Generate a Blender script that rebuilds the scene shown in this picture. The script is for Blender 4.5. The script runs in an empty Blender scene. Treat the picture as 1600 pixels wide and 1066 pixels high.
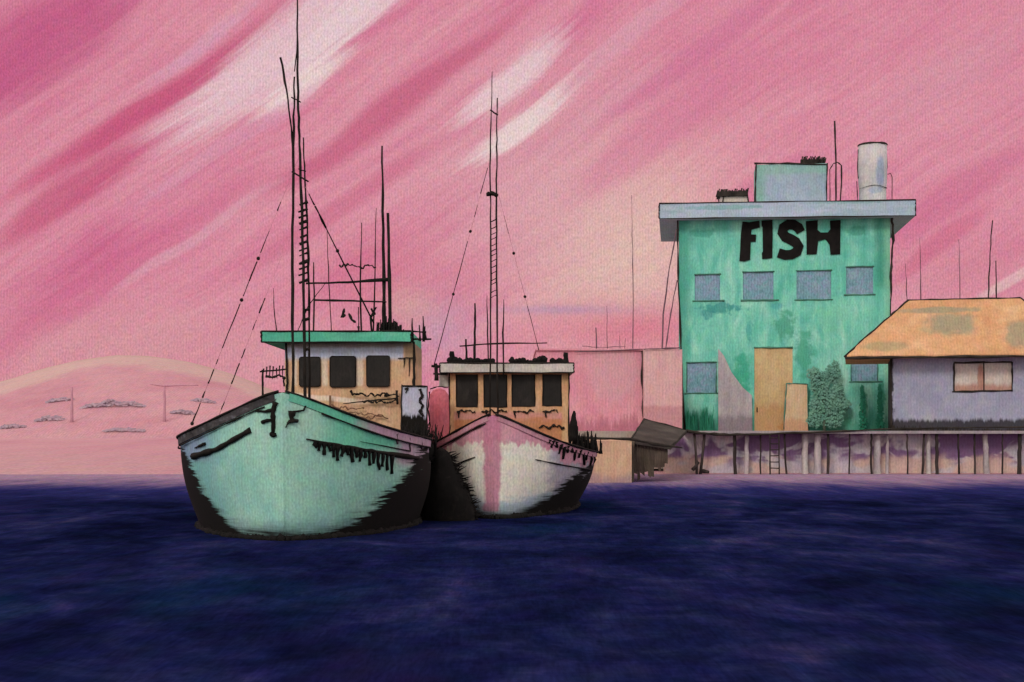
import bpy, bmesh, math, random
from mathutils import Vector
from mathutils.bvhtree import BVHTree

# ------------------------------------------------------------------ scene, camera, light
S = bpy.context.scene
C = S.collection
RAD = math.radians
F, CX, HY, CAMZ = 2222.0, 800.0, 673.0, 2.0      # focal length, centre and horizon in photo pixels, eye height

cam_d = bpy.data.cameras.new('camera')
cam_d.sensor_width = 36.0
cam_d.lens = 36.0 * F / 1600.0
cam_d.shift_y = (HY - 533.0) / 1600.0
cam_d.clip_start = 0.1
cam_d.clip_end = 3000
cam = bpy.data.objects.new('camera', cam_d)
cam.location = (0, 0, CAMZ)
cam.rotation_euler = (RAD(90), 0, 0)
C.objects.link(cam)
S.camera = cam

S.view_settings.view_transform = 'Standard'
S.view_settings.look = 'None'
S.view_settings.exposure = 0.1
S.view_settings.gamma = 1.0

SUN_EL, SUN_AZ = 34.0, 205.0                      # the sun stands behind the viewer, a little to the left
sun_d = bpy.data.lights.new('sun', 'SUN')
sun_d.energy = 1.15
sun_d.angle = RAD(14)
sun_d.color = (1.0, 0.95, 0.87)
sun = bpy.data.objects.new('sun', sun_d)
_a = RAD(SUN_AZ)
_dir = Vector((math.sin(_a) * math.cos(RAD(SUN_EL)), math.cos(_a) * math.cos(RAD(SUN_EL)), math.sin(RAD(SUN_EL))))
sun.rotation_euler = (-_dir).to_track_quat('-Z', 'Y').to_euler()
sun.location = (0, -20, 40)
C.objects.link(sun)


def lin(h, k=1.0):
    h = h.lstrip('#')
    out = []
    for i in (0, 2, 4):
        c = int(h[i:i + 2], 16) / 255.0
        out.append(k * (c / 12.92 if c <= 0.04045 else ((c + 0.055) / 1.055) ** 2.4))
    return (out[0], out[1], out[2], 1.0)


class NT:
    """a short hand for node trees; values are sockets or numbers"""
    def __init__(self, nt):
        self.nt = nt
        nt.nodes.clear()

    def n(self, t, **kw):
        nd = self.nt.nodes.new(t)
        for k, v in kw.items():
            setattr(nd, k, v)
        return nd

    def put(self, sock, v):
        if isinstance(v, bpy.types.NodeSocket):
            self.nt.links.new(v, sock)
        elif v is not None:
            sock.default_value = v

    def m(self, op, a, b=0.0, c=None, clamp=False):
        nd = self.n('ShaderNodeMath', operation=op, use_clamp=clamp)
        self.put(nd.inputs[0], a)
        self.put(nd.inputs[1], b)
        if c is not None:
            self.put(nd.inputs[2], c)
        return nd.outputs[0]

    def add(self, a, b): return self.m('ADD', a, b)
    def sub(self, a, b): return self.m('SUBTRACT', a, b)
    def mul(self, a, b): return self.m('MULTIPLY', a, b)
    def div(self, a, b): return self.m('DIVIDE', a, b)

    def step(self, v, lo, hi, a=0.0, b=1.0):
        nd = self.n('ShaderNodeMapRange', interpolation_type='SMOOTHSTEP')
        self.put(nd.inputs['Value'], v)
        self.put(nd.inputs['From Min'], lo)
        self.put(nd.inputs['From Max'], hi)
        self.put(nd.inputs['To Min'], a)
        self.put(nd.inputs['To Max'], b)
        return nd.outputs[0]

    def vec(self, x, y, z=0.0):
        nd = self.n('ShaderNodeCombineXYZ')
        for s, v in zip(nd.inputs, (x, y, z)):
            self.put(s, v)
        return nd.outputs[0]

    def noise(self, v, scale=1.0, detail=3.0, rough=0.55, dist=0.0):
        nd = self.n('ShaderNodeTexNoise')
        self.put(nd.inputs['Vector'], v)
        nd.inputs['Scale'].default_value = scale
        nd.inputs['Detail'].default_value = detail
        nd.inputs['Roughness'].default_value = rough
        nd.inputs['Distortion'].default_value = dist
        return nd.outputs['Fac']

    def ramp(self, f, stops):
        nd = self.n('ShaderNodeValToRGB')
        e = nd.color_ramp.elements
        while len(e) < len(stops):
            e.new(0.5)
        for el, (p, col) in zip(e, stops):
            el.position = p
            el.color = lin(col) if isinstance(col, str) else col
        self.put(nd.inputs[0], f)
        return nd.outputs[0]

    def mix(self, f, a, b, mode='MIX'):
        nd = self.n('ShaderNodeMix', data_type='RGBA', blend_type=mode)
        nd.clamp_factor = True
        self.put(nd.inputs[0], f)
        self.put(nd.inputs[6], lin(a) if isinstance(a, str) else a)
        self.put(nd.inputs[7], lin(b) if isinstance(b, str) else b)
        return nd.outputs[2]

    def speckle(self, col, v, k):
        """small drifts of hue, as in mixed pigment"""
        nd = self.n('ShaderNodeTexNoise')
        self.put(nd.inputs['Vector'], v)
        nd.inputs['Scale'].default_value = 1.0
        nd.inputs['Detail'].default_value = 2.0
        sc = self.n('ShaderNodeVectorMath', operation='SCALE')
        self.put(sc.inputs[0], nd.outputs['Color'])
        sc.inputs['Scale'].default_value = k
        ad = self.n('ShaderNodeVectorMath', operation='ADD')
        self.put(ad.inputs[0], sc.outputs[0])
        ad.inputs[1].default_value = (1 - k / 2,) * 3
        return self.mix(1.0, col, ad.outputs[0], 'MULTIPLY')

    def gain(self, col, f):
        """colour times a scalar"""
        nd = self.n('ShaderNodeVectorMath', operation='SCALE')
        self.put(nd.inputs[0], col)
        self.put(nd.inputs['Scale'], f)
        return nd.outputs[0]


# ------------------------------------------------------------------ sky: brushed pink evening cloud in front, pale veil behind
def make_world():
    w = bpy.data.worlds.new('World')
    S.world = w
    w.use_nodes = True
    t = NT(w.node_tree)
    tc = t.n('ShaderNodeTexCoord')
    sp = t.n('ShaderNodeSeparateXYZ')
    t.put(sp.inputs[0], tc.outputs['Generated'])
    x, y, z = sp.outputs
    yy = t.m('MAXIMUM', t.m('ABSOLUTE', y), 0.08)
    U = t.add(t.mul(t.div(x, yy), F), CX)
    V = t.sub(HY, t.mul(t.div(z, yy), F))
    # brushes sweep up to the right
    th = RAD(35)
    warp = t.noise(t.vec(t.mul(U, 1 / 700), t.mul(V, 1 / 700)), 1.0, 2)
    s = t.sub(t.mul(U, math.cos(th)), t.mul(V, math.sin(th)))
    tt = t.add(t.add(t.mul(U, math.sin(th)), t.mul(V, math.cos(th))), t.mul(t.sub(warp, 0.5), 150.0))
    A = t.noise(t.vec(t.mul(s, 1 / 620), t.mul(tt, 1 / 75)), 1.0, 3, 0.55, 0.25)
    B = t.noise(t.vec(t.mul(s, 1 / 260), t.mul(tt, 1 / 22), 3.1), 1.0, 4, 0.6, 0.3)
    Cn = t.noise(t.vec(t.mul(s, 1 / 150), t.mul(tt, 1 / 6.0), 7.7), 1.0, 3, 0.6)
    D = t.noise(t.vec(t.mul(U, 1 / 420), t.mul(V, 1 / 260), 1.3), 1.0, 2)
    calm = t.step(t.add(U, t.mul(t.sub(D, .5), 500.0)), 620.0, 1150.0, 1.0, 0.45)
    D2 = t.noise(t.vec(t.mul(s, 1 / 330), t.mul(tt, 1 / 150), 4.4), 1.0, 4, 0.6, 0.5)
    A2 = t.add(t.mul(t.sub(A, 0.5), calm), 0.5)
    B2 = t.add(t.mul(t.sub(B, 0.5), t.mul(calm, 0.8)), 0.5)
    k = t.add(t.add(t.mul(A2, 0.42), t.mul(B2, 0.28)), t.add(t.mul(D2, 0.22), t.add(t.mul(Cn, 0.14), t.mul(D, 0.13))))
    col = t.ramp(k, [(0.38, '#C05C80'), (0.48, '#C9708F'), (0.58, '#D08499'), (0.70, '#D595A3'), (0.82, '#DAA8AF')])
    edge = t.add(t.mul(B, 0.9), t.mul(Cn, 0.35))

    def feature(col, u0, v0, a, b, hexc, st, brushed=True, soft=0.55):
        if brushed:
            s0 = u0 * math.cos(th) - v0 * math.sin(th)
            t0 = u0 * math.sin(th) + v0 * math.cos(th)
            ds, dt = t.mul(t.sub(s, s0), 1 / a), t.mul(t.sub(tt, t0), 1 / b)
        else:
            ds, dt = t.mul(t.sub(U, u0), 1 / a), t.mul(t.sub(V, v0), 1 / b)
        r2 = t.add(t.mul(ds, ds), t.mul(dt, dt))
        g = t.m('EXPONENT', t.mul(r2, -1.0))
        if brushed:
            f = t.step(t.add(g, t.mul(t.sub(edge, 0.62), 0.9)), 0.32, 0.32 + soft)
            f = t.mul(f, st * 0.8)
        else:
            f = t.mul(t.mul(g, st), t.add(0.55, t.mul(edge, 0.7)))
        return t.mix(f, col, hexc)

    soft = [(980, 400, 165, 160, '#D9B9AC', .95), (250, 545, 300, 70, '#CE949B', .75), (1000, 515, 150, 40, '#CC6A80', .8),
            (600, 430, 120, 70, '#C66A82', .5), (690, 515, 50, 50, '#B99AB0', .55), (880, 484, 95, 7, '#AB8AA6', .8),
            (640, 478, 40, 30, '#CCA79C', .5), (1500, 430, 160, 50, '#CC8794', .55), (830, 300, 150, 150, '#D3A0A9', .65), (1330, 560, 300, 120, '#D49CA6', .6),
            (120, 650, 400, 70, '#C98A92', .8), (1250, 640, 500, 60, '#CF9295', .5)]
    for f in soft:
        col = feature(col, *f, brushed=False)
    brush = [(60, 60, 260, 75, '#B6497A', .9), (230, 150, 330, 26, '#BC4A72', .95), (110, 290, 210, 34, '#BA4C72', .8),
             (600, 165, 330, 26, '#BE5E7C', .95), (190, 420, 360, 36, '#C7688A', .7), (520, 320, 240, 22, '#C0607F', .6),
             (1040, 210, 230, 44, '#C96F92', .6), (1100, 90, 260, 26, '#C46C92', .6), (880, 60, 160, 20, '#C96A90', .55),
             (1500, 290, 170, 30, '#C4688A', .7), (1460, 370, 120, 18, '#C56482', .7), (1180, 300, 120, 24, '#C4648A', .6),
             (300, 60, 130, 14, '#CF9CB2', .8), (430, 75, 290, 64, '#DFC6CB', .95), (560, 20, 190, 36, '#DEC6CA', 1.0),
             (470, 120, 130, 24, '#E4D2CF', 1.1), (815, 190, 135, 26, '#E2CFCD', 1.05), (800, 115, 140, 30, '#DFC6C9', 1.05),
             (1000, 60, 220, 18, '#D2A2B0', .6), (350, 220, 240, 20, '#CF94AA', .7), (300, 370, 200, 12, '#D2A0AE', .7),
             (1570, 425, 70, 12, '#DAB8B8', .8), (1480, 110, 200, 40, '#CC90A0', .6), (940, 170, 160, 26, '#CF99A6', .6)]
    for f in brush:
        col = feature(col, *f)
    # dry-brush hair lines and the cloth-like grain of the cloud
    col = t.gain(col, t.add(0.955, t.mul(Cn, 0.12)))
    wv = t.m('SINE', t.add(t.mul(U, 2 * math.pi / 4.6), t.mul(t.noise(t.vec(t.mul(U, 1 / 30), t.mul(V, 1 / 9)), 1.0, 1), 6.0)))
    gr = t.noise(t.vec(t.mul(U, 1 / 2.5), t.mul(V, 1 / 4.2)), 1.0, 1)
    col = t.gain(col, t.add(0.985, t.add(t.mul(wv, 0.045), t.mul(t.sub(gr, 0.5), 0.62))))
    col = t.speckle(col, t.vec(t.mul(U, 1 / 9), t.mul(V, 1 / 13)), 0.26)
    col = t.mix(1.0, col, (0.97, 0.95, 0.95, 1), 'MULTIPLY')
    # the rest of the sky: daylight under a thin pale veil
    sky = t.n('ShaderNodeTexSky', sky_type='NISHITA')
    sky.sun_disc = False
    sky.sun_elevation = RAD(SUN_EL)
    sky.sun_rotation = RAD(SUN_AZ)
    rear = t.mix(0.8, t.gain(sky.outputs[0], 0.1), (1.16, 1.06, 0.98, 1))
    front = t.step(y, 0.35, 0.75)
    col = t.mix(front, rear, col)
    bg = t.n('ShaderNodeBackground')
    t.put(bg.inputs[0], col)
    bg.inputs[1].default_value = 1.0
    out = t.n('ShaderNodeOutputWorld')
    t.put(out.inputs[0], bg.outputs[0])
    w.cycles.sampling_method = 'MANUAL'
    w.cycles.sample_map_resolution = 512


make_world()

# ------------------------------------------------------------------ helpers
random.seed(7)
R = random.random
def U_(a, b): return a + (b - a) * R()


def W(px, py, Y):
    return Vector(((px - CX) / F * Y, Y, CAMZ + (HY - py) / F * Y))
def XP(px, Y): return (px - CX) / F * Y
def ZP(py, Y): return CAMZ + (HY - py) / F * Y
def PX(n, Y): return n / F * Y


class MB:
    def __init__(self):
        self.v, self.f, self.sm = [], [], []

    def quad(self, *pts, smooth=False):
        b = len(self.v)
        self.v += [Vector(p) for p in pts]
        self.f.append(tuple(range(b, b + len(pts))))
        self.sm.append(smooth)
        return self

    def box(self, x0, x1, y0, y1, z0, z1):
        b = len(self.v)
        self.v += [Vector(p) for p in ((x0, y0, z0), (x1, y0, z0), (x1, y1, z0), (x0, y1, z0),
                                       (x0, y0, z1), (x1, y0, z1), (x1, y1, z1), (x0, y1, z1))]
        for q in ((0, 1, 2, 3), (4, 7, 6, 5), (0, 4, 5, 1), (1, 5, 6, 2), (2, 6, 7, 3), (3, 7, 4, 0)):
            self.f.append(tuple(b + i for i in q))
            self.sm.append(False)
        return self

    def tube(self, pts, r, n=7, wob=0.0, rwob=0.0, sub=0):
        """a tapering bent rod; wob shakes the line a little like a worn, hand made rod"""
        pts = [Vector(p) for p in pts]
        rs = list(r) if isinstance(r, (list, tuple)) else [r] * len(pts)
        if sub:
            P2, R2 = [], []
            for i in range(len(pts) - 1):
                for j in range(sub):
                    u = j / sub
                    P2.append(pts[i].lerp(pts[i + 1], u))
                    R2.append(rs[i] * (1 - u) + rs[i + 1] * u)
            P2.append(pts[-1]); R2.append(rs[-1])
            pts, rs = P2, R2
        if wob or rwob:
            for i in range(len(pts)):
                if wob and 0 < i < len(pts) - 1:
                    pts[i] = pts[i] + Vector((U_(-wob, wob), U_(-wob, wob) * .5, U_(-wob, wob)))
                rs[i] *= 1 + U_(-rwob, rwob)
        b = len(self.v)
        up = None
        for i, p in enumerate(pts):
            d = (pts[min(i + 1, len(pts) - 1)] - pts[max(i - 1, 0)]).normalized()
            if up is None:
                up = Vector((0, 1, 0)) if abs(d.y) < .8 else Vector((0, 0, 1))
            a = d.cross(up).normalized()
            c = a.cross(d).normalized()
            up = c
            for k in range(n):
                an = 2 * math.pi * k / n
                self.v.append(p + a * (math.cos(an) * rs[i]) + c * (math.sin(an) * rs[i]))
        for i in range(len(pts) - 1):
            for k in range(n):
                k2 = (k + 1) % n
                self.f.append((b + i * n + k, b + i * n + k2, b + (i + 1) * n + k2, b + (i + 1) * n + k))
                self.sm.append(True)
        self.f.append(tuple(b + k for k in range(n))[::-1]); self.sm.append(False)
        e = b + (len(pts) - 1) * n
        self.f.append(tuple(e + k for k in range(n))); self.sm.append(False)
        return self

    def prism(self, poly, y0, y1):
        """an outline in x, z pulled through from y0 to y1"""
        b = len(self.v)
        k = len(poly)
        self.v += [Vector((p[0], y0, p[1])) for p in poly] + [Vector((p[0], y1, p[1])) for p in poly]
        self.f.append(tuple(b + i for i in range(k))); self.sm.append(False)
        self.f.append(tuple(b + k + i for i in range(k))[::-1]); self.sm.append(False)
        for i in range(k):
            j = (i + 1) % k
            self.f.append((b + i, b + k + i, b + k + j, b + j)); self.sm.append(False)
        return self

    def lathe(self, c, prof, n=24, cap=True):
        b = len(self.v)
        for r, z in prof:
            for k in range(n):
                a = 2 * math.pi * k / n
                self.v.append(Vector((c[0] + r * math.cos(a), c[1] + r * math.sin(a), c[2] + z)))
        for i in range(len(prof) - 1):
            for k in range(n):
                k2 = (k + 1) % n
                self.f.append((b + i * n + k, b + i * n + k2, b + (i + 1) * n + k2, b + (i + 1) * n + k))
                self.sm.append(True)
        if cap:
            self.f.append(tuple(b + k for k in range(n))[::-1]); self.sm.append(False)
            e = b + (len(prof) - 1) * n
            self.f.append(tuple(e + k for k in range(n))); self.sm.append(False)
        return self

    def lump(self, c, rx, ry, rz, n=10, rag=0.18):
        b = len(self.v)
        rings = 6
        for i in range(rings + 1):
            ph = math.pi * i / rings
            for k in range(n):
                a = 2 * math.pi * k / n
                q = 1 + U_(-rag, rag)
                self.v.append(Vector((c[0] + rx * q * math.sin(ph) * math.cos(a), c[1] + ry * q * math.sin(ph) * math.sin(a), c[2] + rz * q * math.cos(ph))))
        for i in range(rings):
            for k in range(n):
                k2 = (k + 1) % n
                self.f.append((b + i * n + k, b + (i + 1) * n + k, b + (i + 1) * n + k2, b + i * n + k2))
                self.sm.append(True)
        return self

    def build(self, name, mat, parent=None, org=None, recalc=True, weld=False):
        top = parent
        while top is not None and top.parent is not None:
            top = top.parent
        o0 = Vector(org) if org is not None else (Vector(top.location) if top is not None else Vector((0, 0, 0)))
        me = bpy.data.meshes.new(name)
        me.from_pydata([tuple(p - o0) for p in self.v], [], self.f)
        if weld:
            bm = bmesh.new(); bm.from_mesh(me)
            bmesh.ops.remove_doubles(bm, verts=bm.verts, dist=.004)
            bm.to_mesh(me); bm.free()
        if not weld:
            me.polygons.foreach_set('use_smooth', self.sm)
        else:
            me.polygons.foreach_set('use_smooth', [len(q.vertices) <= 4 for q in me.polygons])
        if recalc:
            bm = bmesh.new()
            bm.from_mesh(me)
            bmesh.ops.recalc_face_normals(bm, faces=bm.faces)
            bm.to_mesh(me)
            bm.free()
        me.update()
        me.materials.append(mat)
        o = bpy.data.objects.new(name, me)
        C.objects.link(o)
        if parent is None:
            o.location = o0
        else:
            o.parent = parent
        return o


def tag(o, label=None, cat=None, group=None, kind=None):
    for k, v in (('label', label), ('category', cat), ('group', group), ('kind', kind)):
        if v:
            o[k] = v
    return o


def thing(name, label, cat, loc, group=None):
    o = bpy.data.objects.new(name, None)
    o.empty_display_size = 0.3
    o.location = loc
    C.objects.link(o)
    return tag(o, label, cat, group)


def copy_tree(o, parent=None):
    c = o.copy()
    C.objects.link(c)
    c.parent = parent
    for ch in [q for q in C.objects if q.parent == o]:
        copy_tree(ch, c)
    return c


# ------------------------------------------------------------------ materials
def paint(name, stops, sc=(3, 3, 1.2), depth=30.0, layers=(), rough=0.85, grain=0.05, spec=0.15, cover=1.0, dist=0.4, contrast=1.6):
    """hand brushed coat: strokes of a few close tints, a woven grain in the coat, then any painted bands, stains or shade"""
    m = bpy.data.materials.new(name)
    m.use_nodes = True
    t = NT(m.node_tree)
    tc = t.n('ShaderNodeTexCoord')
    P = tc.outputs['Object']
    sp = t.n('ShaderNodeSeparateXYZ')
    t.put(sp.inputs[0], P)
    x, y, z = sp.outputs
    st = t.vec(t.mul(x, sc[0]), t.mul(y, sc[1]), t.mul(z, sc[2]))
    n1 = t.noise(st, 1.0, 4, 0.6, dist)
    n2 = t.noise(st, 0.33, 2, 0.5, dist)
    k = t.add(t.mul(n1, 0.6), t.mul(n2, 0.4))
    k = t.add(t.mul(t.sub(k, 0.5), contrast), 0.5)
    col = t.ramp(k, stops)
    for fn in layers:
        col = fn(t, col, x, y, z)
    p = 4.9 / F * depth
    w = t.m('SINE', t.add(t.mul(x, 2 * math.pi / p), t.mul(t.noise(t.vec(t.mul(x, .16 / p), t.mul(y, .05 / p), t.mul(z, .5 / p)), 1.0, 1), 6.0)))
    gq = 2.6 / F * depth
    gr = t.noise(t.vec(t.mul(x, 1 / gq), t.mul(y, 0.3 / gq), t.mul(z, 0.6 / gq)), 1.0, 1)
    col = t.gain(col, t.add(1.0, t.add(t.mul(w, grain * 0.9), t.mul(t.sub(gr, 0.5), grain * 11.0))))
    gc = 12.0 / F * depth
    col = t.speckle(col, t.vec(t.mul(x, 1 / gc), t.mul(y, .3 / gc), t.mul(z, .75 / gc)), 0.30)
    col = t.gain(col, 0.94)
    b = t.n('ShaderNodeBsdfPrincipled')
    t.put(b.inputs['Base Color'], col)
    b.inputs['Roughness'].default_value = rough
    b.inputs['Specular IOR Level'].default_value = spec
    bp = t.n('ShaderNodeBump')
    bp.inputs['Strength'].default_value = 0.2
    bp.inputs['Distance'].default_value = p * 0.2
    t.put(bp.inputs['Height'], t.mul(n1, 2.0))
    t.put(b.inputs['Normal'], bp.outputs[0])
    o = t.n('ShaderNodeOutputMaterial')
    t.put(o.inputs[0], b.outputs[0])
    return m


def rag(t, x, y, z, sx, sy, sz, amp, seed=0.0, det=3):
    """ragged offset for the edge of a painted band"""
    n = t.noise(t.vec(t.add(t.mul(x, sx), seed), t.mul(y, sy), t.mul(z, sz)), 1.0, det, 0.6)
    return t.mul(t.sub(n, 0.5), amp)


def blob(cx, cz, rx, rz, hexc, st, sc=2.0, amp=1.2, soft=0.5, seed=0.0, aniso=1.0):
    """a stain on a wall or painted shade on the tank, with its own ragged outline"""
    def fn(t, col, x, y, z):
        a, b = t.mul(t.sub(x, cx), 1 / rx), t.mul(t.sub(z, cz), 1 / rz)
        r = t.m('SQRT', t.add(t.mul(a, a), t.mul(b, b)))
        r = t.add(r, rag(t, x, y, z, sc, sc, sc * aniso, amp * 2, seed))
        return t.mix(t.mul(t.step(r, 1.0, 1.0 - soft), st), col, hexc)
    return fn


def zband(z0, hexc, above=True, amp=0.2, soft=0.05, st=1.0, sx=3.0, sz=0.7, seed=0.0):
    def fn(t, col, x, y, z):
        q = t.add(z, rag(t, x, y, z, sx, sx, sz, amp, seed))
        f = t.step(q, z0 - soft, z0 + soft) if above else t.step(q, z0 + soft, z0 - soft)
        return t.mix(t.mul(f, st), col, hexc)
    return fn


def ink_mat(name, hexc='#15120F', depth=30, rough=0.75):
    return paint(name, [(0.3, hexc), (0.7, '#2A2522')], (4, 4, 4), depth, rough=rough, grain=0.04, spec=0.1)


M = {}
M['ink'] = ink_mat('black paint')
M['ink_far'] = paint('weathered black iron', [(0.3, '#1D1916'), (0.7, '#3B342F')], (2, 2, 2), 67, grain=.04)
M['grey_rod'] = paint('grey weathered rod', [(0.3, '#5A4650'), (0.7, '#775C66')], (2, 2, 2), 67, grain=.04)
M['pale_line'] = paint('pale twine', [(0.3, '#B97A8C'), (0.7, '#C78C9A')], (2, 2, 2), 30, grain=.02)
M['net'] = paint('tarred net', [(0.3, '#0D0B0A'), (0.6, '#161312'), (0.85, '#2A2522')], (6, 6, 6), 32, grain=.05)
M['glass_dark'] = paint('dark cabin glass', [(0.3, '#171413'), (0.6, '#231F1D'), (0.85, '#37322F')], (5, 5, 3), 32, rough=.5, spec=.2, grain=.09)

# ------------------------------------------------------------------ water
def make_water():
    m = bpy.data.materials.new('navy water')
    m.use_nodes = True
    t = NT(m.node_tree)
    g = t.n('ShaderNodeNewGeometry')
    sp = t.n('ShaderNodeSeparateXYZ')
    t.put(sp.inputs[0], g.outputs['Position'])
    x, y, z = sp.outputs
    ly = t.m('LOGARITHM', t.m('MAXIMUM', y, 1.0), math.e)
    # wind patches lie across the view; they are longer than deep
    big = t.noise(t.vec(t.mul(x, 0.28), t.mul(y, 0.12), 2.0), 1.0, 3, 0.6, 0.6)
    mid = t.noise(t.vec(t.mul(x, 0.75), t.mul(y, 0.42), 5.0), 1.0, 4, 0.62, 0.8)
    fine = t.noise(t.vec(t.mul(x, 2.0), t.mul(y, 1.5), 8.0), 1.0, 4, 0.65, 0.4)
    hair = t.noise(t.vec(t.mul(x, 4.0), t.mul(y, 9.0), 9.0), 1.0, 3, 0.6)
    k = t.add(t.add(t.mul(big, 0.44), t.mul(mid, 0.36)), t.add(t.mul(fine, 0.14), t.mul(hair, 0.06)))
    k = t.add(t.mul(t.sub(k, 0.5), 2.6), 0.50)
    col = t.ramp(k, [(0.06, '#070A1A'), (0.30, '#0C102B'), (0.50, '#13183B'), (0.66, '#1E2248'), (0.82, '#312F53'), (1.0, '#4C4762')])
    tint = t.noise(t.vec(t.mul(x, 0.35), t.mul(y, 0.09), 17.0), 1.0, 2)
    col = t.mix(t.step(tint, 0.55, 0.72, 0, 0.5), col, '#0C2440')
    col = t.mix(t.step(t.noise(t.vec(t.mul(x, .4), t.mul(y, .10), 31.0), 1, 3), 0.56, 0.74, 0, 0.55), col, '#1F1D44')
    # fades to pale mauve towards the far bank
    sh = t.add(y, t.add(rag(t, x, y, z, .5, 0.12, 1, 16.0, 4.0), rag(t, x, y, z, 4.0, 0.2, 1, 7.0, 1.0)))
    col = t.mix(t.step(sh, 36.0, 54.0, 0, 0.7), col, '#30306A')
    col = t.mix(t.step(sh, 47.0, 63.0, 0, 0.95), col, '#94798E')
    g1 = t.noise(t.vec(t.mul(x, 26.0), t.mul(y, 3.4), 3.0), 1.0, 2)
    g2 = t.noise(t.vec(t.mul(x, 9.0), t.mul(y, .9), 6.0), 1.0, 2)
    col = t.gain(col, t.add(1.0, t.add(t.mul(t.sub(g1, .5), .8), t.mul(t.sub(g2, .5), .7))))
    col = t.speckle(col, t.vec(t.mul(x, 3.0), t.mul(y, 1.2), 12.0), .7)
    b = t.n('ShaderNodeBsdfPrincipled')
    t.put(b.inputs['Base Color'], col)
    b.inputs['Roughness'].default_value = 0.55
    b.inputs['Specular IOR Level'].default_value = 0.0
    bp = t.n('ShaderNodeBump')
    bp.inputs['Strength'].default_value = 0.15
    bp.inputs['Distance'].default_value = 0.05
    t.put(bp.inputs['Height'], t.add(t.mul(mid, 1.2), t.mul(fine, 0.6)))
    t.put(b.inputs['Normal'], bp.outputs[0])
    o = t.n('ShaderNodeOutputMaterial')
    t.put(o.inputs[0], b.outputs[0])
    # small low waves near the viewer, flat farther out
    mb = MB()
    ys = [-40, -10, 2] + [4 + 0.25 * i for i in range(0, 120)] + [34 + 1.0 * i for i in range(1, 40)] + [80, 120]
    xs = [-400, -120, -60] + [-40 + 1.0 * i for i in range(0, 81)] + [60, 120, 400]
    from mathutils import noise as mn
    for yy in ys:
        for xx in xs:
            h = 0.0
            if 4 <= yy < 72 and abs(xx) <= 40:
                h = 0.015 * mn.noise(Vector((xx * .35, yy * 1.1, 0))) + 0.008 * mn.noise(Vector((xx * 1.1, yy * 2.6, 4)))
            mb.v.append(Vector((xx, yy, h)))
    nx = len(xs)
    for j in range(len(ys) - 1):
        for i in range(nx - 1):
            a = j * nx + i
            mb.f.append((a, a + 1, a + nx + 1, a + nx)); mb.sm.append(True)
    w = mb.build('water', m, recalc=False)
    tag(w, 'dark navy harbour water with violet patches', 'water', kind='structure')


make_water()

# ------------------------------------------------------------------ far bank and hill
HILL_Y = 190.0
crest = [(-900, 668), (-500, 655), (-250, 640), (-120, 622), (0, 601), (60, 581), (120, 567), (180, 559), (230, 560), (290, 568), (350, 583), (400, 601),
         (460, 628), (530, 655), (620, 672), (760, 680), (1700, 684)]


def crest_z(x):
    px = x / HILL_Y * F + CX
    if px <= crest[0][0]: return ZP(crest[0][1], HILL_Y)
    for (a, b), (c, d) in zip(crest, crest[1:]):
        if a <= px <= c:
            u = (px - a) / (c - a)
            return ZP(b + (d - b) * u, HILL_Y)
    return ZP(crest[-1][1], HILL_Y)


def bank_z(x, y):
    """the mud bank rises from the water, the hill swells behind it"""
    s = max(0.0, min(1.0, (y - 61.0) / 70.0))
    z = -0.35 + 1.9 * s ** 0.6 if y > 61 else -0.35 - (61 - y) * 0.08
    if y > 120:
        u = min(1.0, (y - 120) / (HILL_Y - 120))
        cz = crest_z(x * HILL_Y / max(y, 1.0) if y < HILL_Y else x)
        g = 1 - (1 - u) ** 2
        if y > HILL_Y:
            g = max(0.0, 1 - ((y - HILL_Y) / 60) ** 2)
        z = z + (cz - z) * g
    return z


def make_bank():
    def ridge(t, col, x, y, z):
        at = t.n('ShaderNodeAttribute', attribute_name='crest_strip')
        f = t.add(at.outputs['Fac'], rag(t, x, y, z, .10, .02, .3, .5, 3.0))
        col = t.mix(t.mul(t.step(f, .45, .62), .62), col, '#C3AA9F')
        f2 = t.add(at.outputs['Fac'], rag(t, x, y, z, .06, .02, 1.2, .6, 9.0))
        col = t.mix(t.mul(t.step(f2, .80, .98), .8), col, '#B59A8C')
        return col
    def mud(t, col, x, y, z):
        return t.mix(t.mul(t.step(t.add(y, rag(t, x, y, z, .2, .2, 1, 40, 2.0)), 95, 70), .6), col, '#B58E92')
    m = paint('pink mud and heath', [(0.25, '#B47C89'), (0.5, '#BD8993'), (0.75, '#C3959A')], (.12, .03, .5), 120, layers=(mud, ridge), grain=.05, dist=.2)
    ys = [56, 59, 61, 62, 64, 67, 71, 76, 84, 95, 110, 120] + [124 + 4 * i for i in range(17)] + [196, 205, 220, 245, 260]
    xs = [-160 + 2.5 * i for i in range(0, 132)]
    mb = MB()
    vals = []
    for y in ys:
        for x in xs:
            z = bank_z(x, y)
            mb.v.append(Vector((x, y, z)))
            cz = crest_z(x * HILL_Y / y)
            band = 0.0
            if 120 < y <= 200 and cz > 3.2:
                # how close below the skyline, measured in slope of the hill
                band = max(0.0, min(1.0, 1.0 - (cz - z) / 5.8))
            elif y > 200:
                band = 1.0
            vals.append(band)
    nx = len(xs)
    for j in range(len(ys) - 1):
        for i in range(nx - 1):
            a = j * nx + i
            mb.f.append((a, a + 1, a + nx + 1, a + nx)); mb.sm.append(True)
    o = mb.build('hill', m, recalc=False)
    at = o.data.attributes.new('crest_strip', 'FLOAT', 'POINT')
    at.data.foreach_set('value', vals)
    tag(o, 'low pink hill with a pale rounded crest across the water', 'hill', kind='structure')


make_bank()

M['scrub'] = paint('grey green scrub', [(0.3, '#A592A0'), (0.7, '#B09AA6')], (2, 2, 2), 130, grain=.05)


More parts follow.
